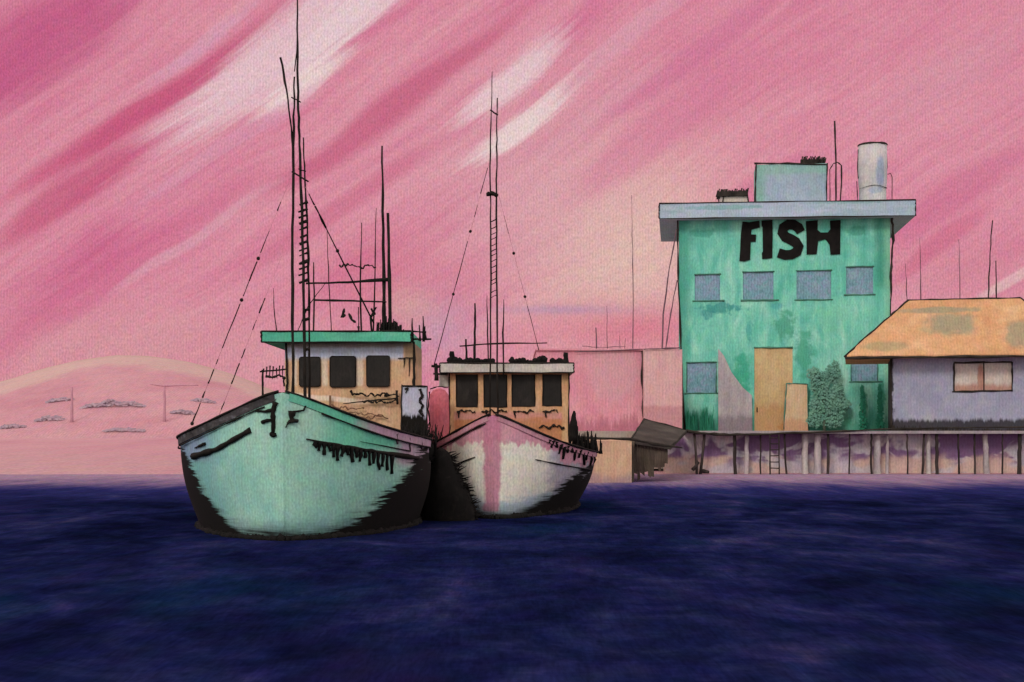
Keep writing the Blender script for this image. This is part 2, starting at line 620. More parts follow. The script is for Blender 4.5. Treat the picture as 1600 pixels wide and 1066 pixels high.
def scrub(px, py, w, h, Y, label):
    c = W(px, py, Y)
    c.z = min(c.z, bank_z(c.x, Y) + .35)
    mb = MB()
    n = int(26 + w * 1.1)
    hw, hh = PX(w, Y) / 2, PX(h, Y) * .62
    for i in range(n * 3):
        u = U_(-1, 1)
        top = hh * (.35 + .65 * abs(math.sin(u * 4.3 + px))) * (1 - abs(u) ** 3) * U_(.1, 1)
        p = Vector((c.x + u * hw, Y + U_(-.5, .5), bank_z(c.x + u * hw, Y) + top))
        r = U_(.07, .2)
        a = U_(0, 6.3)
        d1 = Vector((math.cos(a), U_(-.1, .1), .45 * math.sin(a))) * r * 1.8
        d2 = Vector((-math.sin(a), U_(-.1, .1), .45 * math.cos(a))) * r
        mb.quad(p - d1, p - d2, p + d1, p + d2)
    base = Vector((c.x, Y, bank_z(c.x, Y)))
    o = mb.build('scrub_patch', M['scrub'], org=base, recalc=False)
    tag(o, label, 'scrub', 'scrub patches on the far hill')


for a in ((20, 683, 40, 9, 124, 'small grey scrub patch at the far left edge of the pink hill'),
          (78, 664, 44, 12, 126, 'grey scrub patch on the pink hill, left of the left mauve pole'),
          (95, 638, 40, 8, 134, 'thin grey scrub strip highest on the left of the pink hill'),
          (178, 652, 96, 16, 130, 'widest grey scrub patch on the pink hill, between the two mauve poles'),
          (195, 664, 60, 7, 122, 'low grey scrub strip just below the widest scrub patch on the hill'),
          (285, 655, 34, 8, 128, 'small grey scrub patch on the hill, right of the right mauve pole'),
          (318, 640, 34, 7, 134, 'grey scrub strip on the hill nearest to the aqua boat')):
    scrub(*a)

M['mauve'] = paint('mauve pole', [(0.3, '#B08090'), (0.7, '#B98A97')], (2, 2, 2), 120, grain=.03)
for px, y0, y1, lab in ((112, 605, 662, 'left mauve pole standing on the pink hill'), (257, 602, 662, 'right mauve pole with a crossbar on the pink hill')):
    Y = 125.0
    x = XP(px, Y)
    gz = bank_z(x, Y)
    t_ = thing('mauve_pole', lab, 'pole', (x, Y, gz), 'poles on the far hill')
    MB().tube([(x, Y, gz - .3), (x, Y, ZP(y0, Y))], [.14, .09], wob=.03, rwob=.2, sub=5).build('shaft', M['mauve'], t_)
    if px == 257:
        MB().tube([W(235, 600, Y), W(257, 603, Y), W(310, 602, Y)], [.06, .1, .05], sub=4, wob=.03).build('crossbar', M['mauve'], t_)

# ------------------------------------------------------------------ boats
def make_hull(bow, yaw, L, B, dm, n, Bw, nw, zs0, zs1, kz, rake, sternz=None):
    """shape functions of a round bowed workboat; d runs from the stem to the stern"""
    ca, sa = math.cos(yaw), math.sin(yaw)
    ax = Vector((sa, ca, 0)); lat = Vector((ca, -sa, 0))
    bw = Vector((bow[0], bow[1], 0))
    def sheer_z(d): return zs1 + (zs0 - zs1) * math.exp(-d / kz) + 0.02 * max(0, d - 6)
    def hs(d):
        v = B * (1 - (1 - min(d / dm, 1)) ** n) ** .8
        return v * (1 - 0.2 * max(0, (d - .6 * L) / (.4 * L)) ** 2)
    def hw(d):
        q = max(0, d - .02)
        v = Bw * (1 - (1 - min(q / (dm + .5), 1)) ** nw) ** .7
        return v * (1 - 0.12 * max(0, (d - .6 * L) / (.4 * L)) ** 2)
    def pt(d, z, side, inset=0.0):
        zs = sheer_z(d)
        u = max(0.0, min(1.0, z / zs))
        h = hw(d) + (hs(d) - hw(d)) * (u ** 1.35)
        h += 0.16 * math.sin(math.pi * u) * min(1, h)            # full belly
        if z < 0:
            h *= max(0.0, 1 + z / .9) ** .6
        h = max(0.0, h - inset)
        dd = d + rake * (1 - u) * math.exp(-d / 1.2)
        p = bw + ax * dd + lat * (side * h)
        p.z = z
        return p
    return dict(L=L, pt=pt, sheer_z=sheer_z, hs=hs, ax=ax, lat=lat, bw=bw)


def hull_mesh(h):
    ds = [h['L'] * (i / 46.0) ** 1.7 for i in range(47)]
    rows = 16
    mb = MB()
    for side in (-1, 1):
        b = len(mb.v)
        for d in ds:
            zs = h['sheer_z'](d)
            for k in range(rows + 1):
                z = -0.5 + (zs + .5) * k / rows
                mb.v.append(h['pt'](d, z, side))
        for i in range(len(ds) - 1):
            for k in range(rows):
                a = b + i * (rows + 1) + k
                q = (a, a + rows + 1, a + rows + 2, a + 1)
                mb.f.append(q if side < 0 else q[::-1]); mb.sm.append(True)
        # inner face of the bulwark
        for i in range(4, len(ds) - 1):
            p = [h['pt'](ds[i + j], h['sheer_z'](ds[i + j]) - dz, side, .07) for j, dz in ((0, 0), (0, .5), (1, .5), (1, 0))]
            mb.quad(*p)
            mb.quad(h['pt'](ds[i], h['sheer_z'](ds[i]), side), h['pt'](ds[i + 1], h['sheer_z'](ds[i + 1]), side), p[3], p[0])
    # transom
    d = h['L']
    zs = h['sheer_z'](d)
    lft = [h['pt'](d, -0.5 + (zs + .5) * k / rows, -1) for k in range(rows + 1)]
    rgt = [h['pt'](d, -0.5 + (zs + .5) * k / rows, 1) for k in range(rows + 1)]
    mb.quad(*(lft + rgt[::-1]))
    return mb, ds


def sheer_line(h, side, d0, d1, drop=0.0, out=0.0, n=26, rise=0.0):
    pts = []
    for i in range(n + 1):
        d = d0 + (d1 - d0) * (i / n) ** 1.4
        z = h['sheer_z'](d) - drop + rise
        p = h['pt'](d, z, side, -out)
        pts.append(p)
    return pts


def deck_mesh(h, ds, drop):
    mb = MB()
    for i in range(3, len(ds) - 1):
        za, zb = h['sheer_z'](ds[i]) - drop, h['sheer_z'](ds[i + 1]) - drop
        mb.quad(h['pt'](ds[i], za, -1, .06), h['pt'](ds[i], za, 1, .06), h['pt'](ds[i + 1], zb, 1, .06), h['pt'](ds[i + 1], zb, -1, .06))
    return mb


def bvh_of(mb):
    return BVHTree.FromPolygons([tuple(v) for v in mb.v], mb.f)


def on(bvh, px, py, off=0.03):
    o = Vector((0, 0, CAMZ))
    d = Vector(((px - CX) / F, 1, (HY - py) / F)).normalized()
    hit = bvh.ray_cast(o, d)
    if hit[0] is None:
        return None
    nrm = hit[1]
    if nrm.dot(d) > 0: nrm = -nrm
    return hit[0] + nrm * off


def stroke(mb, bvh, pts, r, off=0.02, sub=4, wob=0.0, rwob=.15, n=6):
    """a bent bar lying on a surface"""
    q = []
    for (a, b), (c, d) in zip(pts, pts[1:]):
        for j in range(sub):
            q.append((a + (c - a) * j / sub, b + (d - b) * j / sub))
    q.append(pts[-1])
    P3 = [on(bvh, a, b, off) for a, b in q]
    P3 = [p for p in P3 if p is not None]
    if len(P3) > 1:
        rs = r if not isinstance(r, (list, tuple)) else [r[0] + (r[-1] - r[0]) * i / (len(P3) - 1) for i in range(len(P3))]
        mb.tube(P3, rs, n=n, wob=wob, rwob=rwob)
    return mb


def line(mb, px_pts, Y, r, wob=.008, rwob=.15, sub=4, n=6):
    r = [q * .88 for q in r] if isinstance(r, (list, tuple)) else r * .88
    mb.tube([W(a, b, Y) for a, b in px_pts], r, wob=wob, rwob=rwob, sub=sub, n=n)
    return mb


def wall_grid(mb, x0, x1, z0, z1, Y, openings, reveal):
    """front wall at Y with real openings and reveals"""
    xs = sorted({x0, x1} | {o[0] for o in openings} | {o[1] for o in openings})
    zs = sorted({z0, z1} | {o[2] for o in openings} | {o[3] for o in openings})
    for i in range(len(xs) - 1):
        for j in range(len(zs) - 1):
            cx, cz = (xs[i] + xs[i + 1]) / 2, (zs[j] + zs[j + 1]) / 2
            if any(o[0] < cx < o[1] and o[2] < cz < o[3] for o in openings):
                continue
            mb.quad((xs[i], Y, zs[j]), (xs[i + 1], Y, zs[j]), (xs[i + 1], Y, zs[j + 1]), (xs[i], Y, zs[j + 1]))
    for a, b, c, d in openings:
        mb.quad((a, Y, c), (a, Y, d), (a, Y + reveal, d), (a, Y + reveal, c))
        mb.quad((b, Y, c), (b, Y + reveal, c), (b, Y + reveal, d), (b, Y, d))
        mb.quad((a, Y, c), (a, Y + reveal, c), (b, Y + reveal, c), (b, Y, c))
        mb.quad((a, Y, d), (b, Y, d), (b, Y + reveal, d), (a, Y + reveal, d))
    return mb


def house_box(mb, x0, x1, z0, z1, Y, dep, openings, reveal=.1):
    wall_grid(mb, x0, x1, z0, z1, Y, openings, reveal)
    mb.quad((x0, Y, z0), (x0, Y, z1), (x0, Y + dep, z1), (x0, Y + dep, z0))
    mb.quad((x1, Y, z0), (x1, Y + dep, z0), (x1, Y + dep, z1), (x1, Y, z1))
    mb.quad((x0, Y + dep, z0), (x0, Y + dep, z1), (x1, Y + dep, z1), (x1, Y + dep, z0))
    mb.quad((x0, Y, z1), (x1, Y, z1), (x1, Y + dep, z1), (x0, Y + dep, z1))
    return mb


def spikes(mb, c, w, d, hmin, hmax, n, r, lean=.15):
    for i in range(n):
        x, y = c[0] + U_(-w, w), c[1] + U_(-d, d)
        hh = U_(hmin, hmax)
        mb.tube([(x, y, c[2] - .05), (x + U_(-lean, lean) * hh * .5, y, c[2] + hh * .55), (x + U_(-lean, lean) * hh, y, c[2] + hh)],
                [r * U_(.8, 1.5), r * U_(.6, 1.1), r * .25], n=5)
    return mb


def hull_shade(zpts, noise_amp, y_hex='#14110F'):
    """shade painted into the lower hull as black; its upper edge climbs towards the stern; zpts = (d0, z0, d1, z1)"""
    lf, rt = zpts
    def fn(t, col, x, y, z):
        zb = t.add(t.mul(t.step(x, .2, -.5), t.step(y, lf[0], lf[2], lf[1], lf[3])), t.mul(t.step(x, -.5, .2), t.step(y, rt[0], rt[2], rt[1], rt[3])))
        e = t.sub(z, zb)
        am = t.step(y, .6, 2.4, .15, 1.0)
        e = t.add(e, t.mul(am, rag(t, x, y, z, 1.0, 0.7, 9.0, noise_amp, 3.0)))
        e = t.add(e, t.mul(am, rag(t, x, y, z, 2.5, 1.2, 34.0, noise_amp * .9, 8.0)))
        grey = t.mix(t.mul(t.step(e, .34, .02), .45), col, '#3F4A48')
        return t.mix(t.step(e, .10, -.06), grey, y_hex)
    return fn


# ---- the aqua boat
hA = make_hull((-4.13, 25.5), RAD(-2.4), 9.0, 2.56, 5.0, 2.6, 2.3, 1.8, 2.68, 1.76, 1.3, 0.35)
def hullA_tints(t, col, x, y, z):
    col = t.mix(t.mul(t.step(t.add(x, rag(t, x, y, z, .8, .5, 1.5, 1.2, 2.0)), -.6, -1.9), .8), col, '#6FA9AC')
    col = t.mix(t.mul(t.step(t.add(z, rag(t, x, y, z, 2.0, .8, 5, .7, 6.0)), .55, .15), .45), col, '#7FA7B5')
    q = t.add(x, rag(t, x, y, z, 1.5, 1.5, 4.0, .5, 4.0))
    top = t.step(t.add(z, rag(t, x, y, z, 1, .6, 3, .2, 9)), 1.55, 1.75)
    col = t.mix(t.mul(t.mul(t.step(q, .5, 1.0), top), .75), col, '#5DBA9C')
    col = t.mix(t.mul(t.mul(t.step(q, 1.75, 2.1), t.step(z, 1.2, 1.4)), .9), col, '#C09CB2')
    col = t.mix(t.mul(t.mul(t.step(q, -1.2, -1.9), t.step(z, 1.35, 1.5)), .7), col, '#8C92B4')
    return col
M['hullA'] = paint('aqua hull paint', [(0.2, '#88C0B2'), (0.45, '#9BCBBB'), (0.62, '#A7D1BE'), (0.85, '#B6D5C1')], (1.6, .8, 1.0), 27,
                   layers=(hullA_tints, hull_shade(((.9, .13, 2.7, 1.7), (.8, .14, 3.9, 1.6)), 1.3)), grain=.055)
boatA = thing('fishing_boat', 'aqua fishing boat with teal roof and the tallest mast, left of the pink boat', 'boat', (hA['bw'].x, hA['bw'].y, 0), 'fishing boats moored side by side')
mbA, dsA = hull_mesh(hA)
mbA.build('hull', M['hullA'], boatA, weld=True)
bvA = bvh_of(mbA)
M['deckA'] = paint('worn deck boards', [(0.3, '#6E5A48'), (0.7, '#8C735C')], (6, 1, 6), 30)
deck_mesh(hA, dsA, .42).build('deck', M['deckA'], boatA)
M['railA1'] = paint('charcoal cap rail', [(0.3, '#2A2627'), (0.6, '#4A4648'), (0.8, '#6B6A70')], (5, 5, 9), 28)
M['railA2'] = paint('lilac and aqua cap rail', [(0.3, '#B991A8'), (0.7, '#C6A3B5')], (3, 3, 3), 28,
                    layers=(lambda t, col, x, y, z: t.mix(t.step(t.add(x, rag(t, x, y, z, 4, 4, 4, .5)), 1.65, 1.1), col, '#69BBA0'),))
def shade_ring(h, parent, d1=6.5):
    """an added black tube standing in for the shade along the waterline"""
    L_ = [h['pt'](d1 * (i / 34) ** 1.6, .02, -1, .0) for i in range(34, -1, -1)]
    Rr = [h['pt'](d1 * (i / 34) ** 1.6, .02, 1, .0) for i in range(1, 35)]
    pts = L_ + Rr
    rs = [U_(.05, .10) for _ in pts]
    MB().tube(pts, rs, n=8, sub=3, wob=.02, rwob=.35).build('waterline_shade', M['net'], parent)
def gunwale(h, side, d0, d1, mat, parent, wd=.05, ht=.13):
    mb = MB()
    n = 30
    rows = []
    for i in range(n + 1):
        d = d0 + (d1 - d0) * (i / n) ** 1.5
        z = h['sheer_z'](d)
        o_, i_ = h['pt'](d, z, side, -wd), h['pt'](d, z, side, .10)
        lo = h['pt'](d, z - ht, side, -wd * .8)
        rows.append((o_ + Vector((0, 0, .03)), i_ + Vector((0, 0, .03)), lo))
    for a, b in zip(rows, rows[1:]):
        mb.quad(a[0], b[0], b[1], a[1]); mb.quad(a[0], a[2], b[2], b[0])
        mb.quad(a[1], b[1], b[2], a[2])
    return mb.build('gunwale', mat, parent)
shade_ring(hA, boatA)
gunwale(hA, -1, .03, 8.9, M['railA1'], boatA)
gunwale(hA, 1, .03, 8.9, M['railA2'], boatA)
for side in (-1, 1):
    MB().tube(sheer_line(hA, side, 0.0, 8.9, 0, .06, rise=.03), .020, rwob=.35).build('edge_strip', M['ink'], boatA)
    MB().tube(sheer_line(hA, side, .35 if side > 0 else .12, 8.9, .15 if side > 0 else .17, .05), .016, rwob=.5).build('edge_strip', M['ink'], boatA)
# rubbing strakes, heavy and worn
mb = MB(); stroke(mb, bvA, [(304, 713), (340, 702), (392, 672)], [.065, .05], sub=6, rwob=.3, n=8); mb.build('rub_rail', M['ink'], boatA)
mb = MB(); stroke(mb, bvA, [(306, 700), (322, 693)], [.012, .03], sub=6, rwob=.3); mb.build('rub_rail', M['ink'], boatA)
mb = MB(); stroke(mb, bvA, [(478, 686), (520, 694), (570, 703), (620, 711), (652, 716)], [.016, .05], sub=6, rwob=.3); mb.build('rub_rail', M['ink'], boatA)
mb = MB(); stroke(mb, bvA, [(562, 690), (600, 697), (640, 705)], [.006, .014], sub=6); mb.build('rub_rail', M['ink'], boatA)
mb = MB()
for i, px in enumerate(range(492, 612, 7)):                       # rope fringe under the strake
    y0 = 689 + (px - 492) * .19
    L_ = [10, 14, 19, 12, 20, 24, 16, 13, 22, 14, 19, 12, 22, 18, 26, 20, 24, 28][i % 18]
    stroke(mb, bvA, [(px, y0), (px + U_(-1, 2), y0 + L_ * .5), (px + U_(-2, 3), y0 + L_)], [.045, .03], sub=2, rwob=.4)
mb.build('rope_fringe', M['net'], boatA)
for px, y0, L_ in ((618, 678, 16), (638, 684, 20), (656, 688, 14)):   # rope ends on the lilac topside
    stroke(MB(), bvA, [(px, y0), (px + 2, y0 + L_)], [.03, .015], sub=3, rwob=.4).build('rope_end', M['grey_rod'], boatA)
# anchors hanging from the hawse holes on either bow
mb = MB()
for seg, r in (([(431, 628), (427, 645), (428, 662), (427, 680)], [.05, .03]), ([(428, 640), (415, 643), (402, 642)], [.035, .02]),
               ([(427, 656), (418, 657), (410, 660)], [.04, .025]), ([(423, 676), (427, 680), (432, 679)], [.035, .035])):
    stroke(mb, bvA, seg, r, sub=3, rwob=.35)
mb.build('anchor', M['ink'], boatA)
mb = MB()
for seg, r in (([(477, 634), (474, 641), (462, 643), (453, 644)], [.012, .02]), ([(456, 642), (455, 652), (457, 660)], [.06, .05]),
               ([(450, 660), (458, 656), (465, 658)], [.035, .03]), ([(450, 660), (446, 668)], [.02, .01])):
    stroke(mb, bvA, seg, r, sub=3, rwob=.35)
mb.build('anchor', M['ink'], boatA)
# wheelhouse
YA = 31.5
cx0, cx1 = XP(445, YA), XP(646, YA)
cz0, cz1 = 1.35, ZP(535, YA)
winA = [(468, 501, 558, 604), (516, 556, 557, 605), (573, 609, 556, 604)]
opA = [(XP(a, YA), XP(b, YA), ZP(d, YA), ZP(c, YA)) for a, b, c, d in winA]
ox, oz = boatA.location.x, 0.0
def cabA(t, col, x, y, z):
    xx = t.add(x, ox)
    q = t.add(z, rag(t, x, y, z, 2.5, 2.5, .8, .12))
    hgt = lambda py: ZP(py, YA)
    for px, w in ((508, 7), (563, 8), (484 - 22, 5)):                # pale posts between the lights
        f = t.mul(t.step(t.m('ABSOLUTE', t.add(t.sub(xx, XP(px - 1, YA)), rag(t, x, y, z, 3, 3, 3, .1))), PX(w, YA), PX(w - 4, YA)), t.step(q, hgt(606), hgt(600)))
        col = t.mix(t.mul(f, .8), col, '#E0CEBA')
    f = t.mul(t.step(q, hgt(566), hgt(556)), t.step(xx, XP(632, YA), XP(628, YA)))
    col = t.mix(t.mul(f, .95), col, '#B5BBD2')
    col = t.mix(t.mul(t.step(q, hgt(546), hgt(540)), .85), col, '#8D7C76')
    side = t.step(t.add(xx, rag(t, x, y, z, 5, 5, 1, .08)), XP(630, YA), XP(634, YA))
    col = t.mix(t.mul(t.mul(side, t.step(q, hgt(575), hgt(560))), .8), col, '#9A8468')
    ln = t.step(t.m('ABSOLUTE', t.add(t.sub(z, ZP(622, YA)), t.add(t.mul(t.sub(xx, XP(500, YA)), .10), rag(t, x, y, z, 3, 3, 1, .12)))), .085, .03)
    col = t.mix(t.mul(t.mul(ln, t.step(xx, XP(590, YA), XP(540, YA))), .85), col, '#E4D2C2')
    return col
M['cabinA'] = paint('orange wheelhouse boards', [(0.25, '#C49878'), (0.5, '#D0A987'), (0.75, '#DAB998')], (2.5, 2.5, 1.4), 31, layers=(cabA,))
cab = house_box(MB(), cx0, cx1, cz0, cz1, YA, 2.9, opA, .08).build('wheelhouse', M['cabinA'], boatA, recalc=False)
for (a, b, c, d) in opA:
    mb = MB(); m_ = .0
    k = .035
    poly = [(a - m_ + k, c - m_), (b + m_ - k, c - m_), (b + m_, c - m_ + k), (b + m_, d + m_ - k), (b + m_ - k, d + m_), (a - m_ + k, d + m_), (a - m_, d + m_ - k), (a - m_, c - m_ + k)]
    w_ = mb.prism(poly, YA - .035, YA + .06).build('window', M['glass_dark'], boatA)
    loop = [(p[0], YA - .04, p[1]) for p in poly]
    MB().tube(loop + [loop[0]], .011, rwob=.4, n=5).build('frame', M['ink'], w_)
M['roofA'] = paint('teal roof edge', [(0.3, '#4FA98F'), (0.6, '#62B89C'), (0.85, '#7CC3A8')], (1.2, 1.2, 3), 31)
rx0, rx1, rz0, rz1 = XP(412, YA), XP(644, YA), ZP(536, YA), ZP(519, YA)
roofA = MB().box(rx0, rx1, YA - .3, YA + 3.2, rz0 + .004, rz1).build('wheelhouse_roof', M['roofA'], boatA)
mb = MB()
y_ = YA - .3
for a, b in (((rx0, rz1), (rx1, rz1)), ((rx0, rz0), (rx1, rz0)), ((rx0, rz0), (rx0, rz1)), ((rx1, rz0), (rx1, rz1))):
    mb.tube([(a[0], y_, a[1]), (b[0], y_, b[1])], .018, sub=8, wob=.008, rwob=.4)
mb.build('roof_edging', M['ink'], roofA)
mb = MB()
line(mb, [(647, 534), (647, 590), (646, 612)], YA - .03, [.03, .035, .03], rwob=.3)
line(mb, [(640, 560), (639, 588)], YA - .03, [.02, .008]); line(mb, [(632, 560), (631, 575)], YA - .03, [.02, .006])
line(mb, [(622, 560), (647, 559)], YA - .03, .014)
mb.build('corner_post', M['ink'], cab)
line(MB(), [(447, 537), (449, 600), (448, 615)], YA - .03, [.03, .03, .03], rwob=.3).build('corner_post', M['ink'], cab)
# ropes and gear fixed along the cabin front
mb = MB()
for base, x0, x1, amp in ((617, 550, 626, 3.5), (627, 566, 622, 2.5)):
    pts = []
    x = x0
    while x < x1:
        pts.append((x, base + U_(-amp, amp))); x += U_(2, 5)
    line(mb, pts, YA - .12, .022, sub=2, rwob=.5)
line(mb, [(548, 610), (552, 618)], YA - .12, .03); line(mb, [(602, 616), (606, 619)], YA - .12, .06)
line(mb, [(536, 631), (580, 626), (622, 622)], YA - .12, [.01, .018, .02])
line(mb, [(620, 610), (621, 632)], YA - .12, .03)
mb.build('rope_coil', M['ink'], boatA)
M['rope'] = paint('grey brown rope', [(0.3, '#6B4F40'), (0.7, '#8A6B56')], (6, 6, 6), 31)
mb = MB()
for base, x0, x1, amp in ((633, 500, 570, 3), (642, 520, 600, 3), (650, 555, 610, 4)):
    pts = []; x = x0
    while x < x1:
        pts.append((x, base + (x - x0) * .1 + U_(-amp, amp))); x += U_(2, 5)
    line(mb, pts, YA - .10, .016, sub=2, rwob=.5)
line(mb, [(516, 618), (516, 640)], YA - .1, .03)
mb.build('rope_coil', M['rope'], boatA)
# bow rail on the left
mb = MB(); Yb = 30.0
line(mb, [(410, 578), (411, 600), (410, 630)], Yb, .026); line(mb, [(406, 581), (447, 577)], Yb, .02)
for px in range(412, 446, 5):
    line(mb, [(px, 574 + U_(-3, 3)), (px + U_(-2, 2), 588 + U_(-4, 5))], Yb, [.02, .008], sub=2)
line(mb, [(415, 588), (425, 590), (436, 586), (446, 592)], Yb, .03, rwob=.5); line(mb, [(443, 588), (444, 604)], Yb, .02)
mb.build('bow_rail', M['ink'], boatA)
# twin mast, rungs, spreaders
Ym = 29.5
MB().tube([W(458, 640, Ym), W(457, 420, Ym), W(458, 245, Ym), W(460, 120, Ym)], [.032, .030, .026, .018], sub=8, wob=.01, rwob=.2).build('mast', M['ink'], boatA)
MB().tube([W(477, 640, Ym), W(474, 420, Ym), W(469, 240, Ym), W(465, 130, Ym), W(464, -40, Ym)], [.032, .03, .028, .024, .016], sub=8, wob=.01, rwob=.2).build('mast', M['ink'], boatA)
MB().tube([W(484, 640, Ym + .2), W(482, 420, Ym + .2), W(478, 300, Ym + .2), W(474, 215, Ym + .2)], [.026, .024, .02, .012], sub=8, wob=.012, rwob=.25).build('mast', M['ink'], boatA)
MB().tube([W(438, 90, Ym), W(448, 140, Ym), W(455, 200, Ym), W(459, 250, Ym)], [.03, .022, .02, .016], sub=4, wob=.01, rwob=.2).build('topmast', M['ink'], boatA)
MB().tube([W(460, 112, Ym), W(464, 80, Ym), W(465, 30, Ym)], [.01, .016, .012], sub=4).build('topmast', M['ink'], boatA)
def one(name, pts, Y, r, parent, mat='ink', **k):
    return line(MB(), pts, Y, r, **k).build(name, M[mat], parent)
for i in range(13):
    py = 318 + i * 10 + U_(-2, 2)
    one('rung', [(468 + U_(-2, 1), py + 3), (481, py - 2)], Ym + .05, [.02, .03] if i % 3 else [.03, .04], boatA, sub=2, rwob=.4)
for py in (485, 500, 548):
    one('rung', [(476, py), (484, py - 3)], Ym + .05, .035, boatA, sub=2)
one('spreader', [(455, 152), (470, 160)], Ym - .03, .016, boatA); one('spreader', [(456, 268), (482, 284)], Ym - .03, .02, boatA); one('spreader', [(466, 264), (478, 268)], Ym - .03, .014, boatA)
# gantry of poles over the cabin roof
Yg = 32.6
gan = MB()
line(gan, [(478, 443), (545, 441), (608, 437)], Yg, [.03, .032, .045], rwob=.25)
line(gan, [(492, 469), (550, 470), (604, 472)], Yg, [.025, .03, .02], rwob=.25)
gan.build('gantry_crossbar', M['ink'], boatA)
for pts, r in (([(597, 228), (598, 330), (600, 440), (600, 528)], [.018, .036, .045, .05]), ([(606, 333), (608, 430), (610, 528)], [.03, .045, .06]),
               ([(490, 410), (491, 470), (490, 528)], [.012, .026, .026]), ([(511, 362), (514, 440), (518, 528)], [.008, .014, .014]),
               ([(565, 348), (563, 440), (565, 528)], [.01, .022, .024]), ([(588, 325), (586, 420), (583, 528)], [.008, .018, .022])):
    mb = MB(); line(mb, pts, Yg + U_(-.1, .1), r, rwob=.2); mb.build('gantry_post', M['ink'], boatA)
for pts, r in (([(427, 450), (429, 490), (433, 528)], [.006, .014, .016]), ([(560, 480), (560, 528)], [.012, .016])):
    mb = MB(); line(mb, pts, Yg, r); mb.build('antenna', M['ink'], boatA)
mb = MB()
pts = [(530 + i * 3.4, 416 + U_(-4, 4)) for i in range(18)]
line(mb, pts, Yg, .02, sub=2, rwob=.5); mb.build('hanging_gear', M['ink'], boatA)
for pts in ([(538, 482), (534, 496), (540, 492)], [(545, 490), (550, 500), (556, 504)], [(580, 482), (586, 492)], [(588, 480), (579, 496), (582, 528)], [(560, 510), (561, 528)]):
    one('hanging_gear', pts, Yg, .03, boatA, sub=3, rwob=.4)
mb = MB(); c = W(598, 528, Yg)
for px0, h0 in ((592, 26), (597, 32), (602, 36), (607, 34), (613, 30), (619, 27), (624, 20), (630, 14), (636, 10), (641, 9)):
    for j in range(5):
        px = px0 + U_(-3, 3)
        line(mb, [(px, 528), (px + U_(-2, 2), 528 - h0 * U_(.55, 1.05))], Yg + U_(-.15, .15), [.035, .015], sub=2, rwob=.4)
line(mb, [(590, 523), (645, 522)], Yg, .05, rwob=.4)
mb.build('net_bundle', M['net'], boatA)
mb = MB()
for px, y0, y1 in ((644, 497, 535), (655, 508, 533), (661, 494, 534), (664, 510, 530)):
    line(mb, [(px, y0), (px + 1, y1)], YA, [.012, .032], sub=3, rwob=.3)
line(mb, [(640, 530), (674, 530)], YA, .022, rwob=.3); line(mb, [(646, 518), (666, 519)], YA, .02, rwob=.3)
mb.build('aerial_rack', M['ink'], boatA)
# stays: pale twine with dark sleeves and floats
def stay(p, Ys, marks, dots, parent, r=.015, pale=.0045):
    """p = start and end pixel; Ys = depth at both; marks = dark stretches along it (0..1)"""
    a, b = W(p[0][0], p[0][1], Ys[0]), W(p[1][0], p[1][1], Ys[1])
    s_ = MB().tube([a, b], pale, n=5).build('stay', M['pale_line'], parent)
    for u0, u1, k in marks:
        MB().tube([a.lerp(b, u0), a.lerp(b, u1)], [r * k * .7, r * k], n=6, sub=3, rwob=.3, wob=.004).build('sleeve', M['ink'], s_)
    for u in dots:
        q = a.lerp(b, u)
        MB().lump(q, r * 2.6, r * 2.6, r * 2.6, rag=.1).build('bead', M['ink'], s_)
def along(p, q0, q1):
    return tuple((v - p[0][1]) / (p[1][1] - p[0][1]) for v in (q0, q1))
pA = ((466, 248), (299, 665))
stay(pA, (29.5, 29.2), [along(pA, 316, 330) + (.9,), along(pA, 362, 396) + (.8,), along(pA, 410, 440) + (1.1,), along(pA, 440, 464) + (.8,), along(pA, 476, 545) + (1.0,), along(pA, 562, 570) + (.8,),
                         along(pA, 578, 600) + (1.,), along(pA, 612, 622) + (1.2,), along(pA, 630, 664) + (1.1,)],
     [along(pA, 405, 1)[0], along(pA, 470, 1)[0], along(pA, 662, 1)[0]], boatA)
pA2 = ((440, 400), (340, 655))
stay(pA2, (29.5, 29.4), [along(pA2, 466, 490) + (1.1,), along(pA2, 500, 516) + (.7,), along(pA2, 545, 560) + (.9,), along(pA2, 568, 600) + (1.1,), along(pA2, 628, 640) + (.8,)], [], boatA)
pA3 = ((477, 292), (584, 505))
stay(pA3, (29.5, 32.5), [along(pA3, 302, 318) + (1.,), along(pA3, 320, 352) + (1.7,), along(pA3, 352, 505) + (1.1,)], [along(pA3, 387, 1)[0]], boatA)
mb = MB(); line(mb, [(464, 520), (482, 478), (510, 440)], Yg, [.012, .016, .006]); mb.build('stay', M['ink'], boatA)

# ---- gear on the aqua boat's deck
YL = 30.75
M['locker'] = paint('chalky lilac white locker', [(0.3, '#A6A6BC'), (0.7, '#BDBCCB')], (3, 3, 2), 31,
                    layers=(zband(.95, '#15120F', above=False, amp=.55, soft=.05, sx=14, sz=2),))
x0, x1 = XP(628, YL), XP(666, YL)
lk = thing('deck_locker', 'tall chalky white locker with black foot beside the orange wheelhouse', 'locker', ((x0 + x1) / 2, YL, 1.38))
MB().box(x0, x1, YL, YL + .5, 1.38, ZP(603, YL)).build('body', M['locker'], lk)
mb = MB()
line(mb, [(629, 603), (668, 604)], YL - .02, .02, rwob=.4); line(mb, [(628, 601), (627, 640), (628, 690)], YL - .02, .02, rwob=.4); line(mb, [(668, 604), (667, 640), (668, 690)], YL - .02, .014, rwob=.4)
line(mb, [(632, 608), (637, 607), (634, 614)], YL - .02, .02, rwob=.4)
mb.build('edging', M['ink'], lk)
mb = MB()
line(mb, [(656, 608), (660, 618), (655, 626), (661, 634), (656, 644), (662, 650)], YL - .02, [.04, .03, .035, .03, .04, .03], rwob=.4); mb.build('strap', M['ink'], lk)
mb = MB()
c = Vector((XP(655, 30.3), 30.3, 1.4))
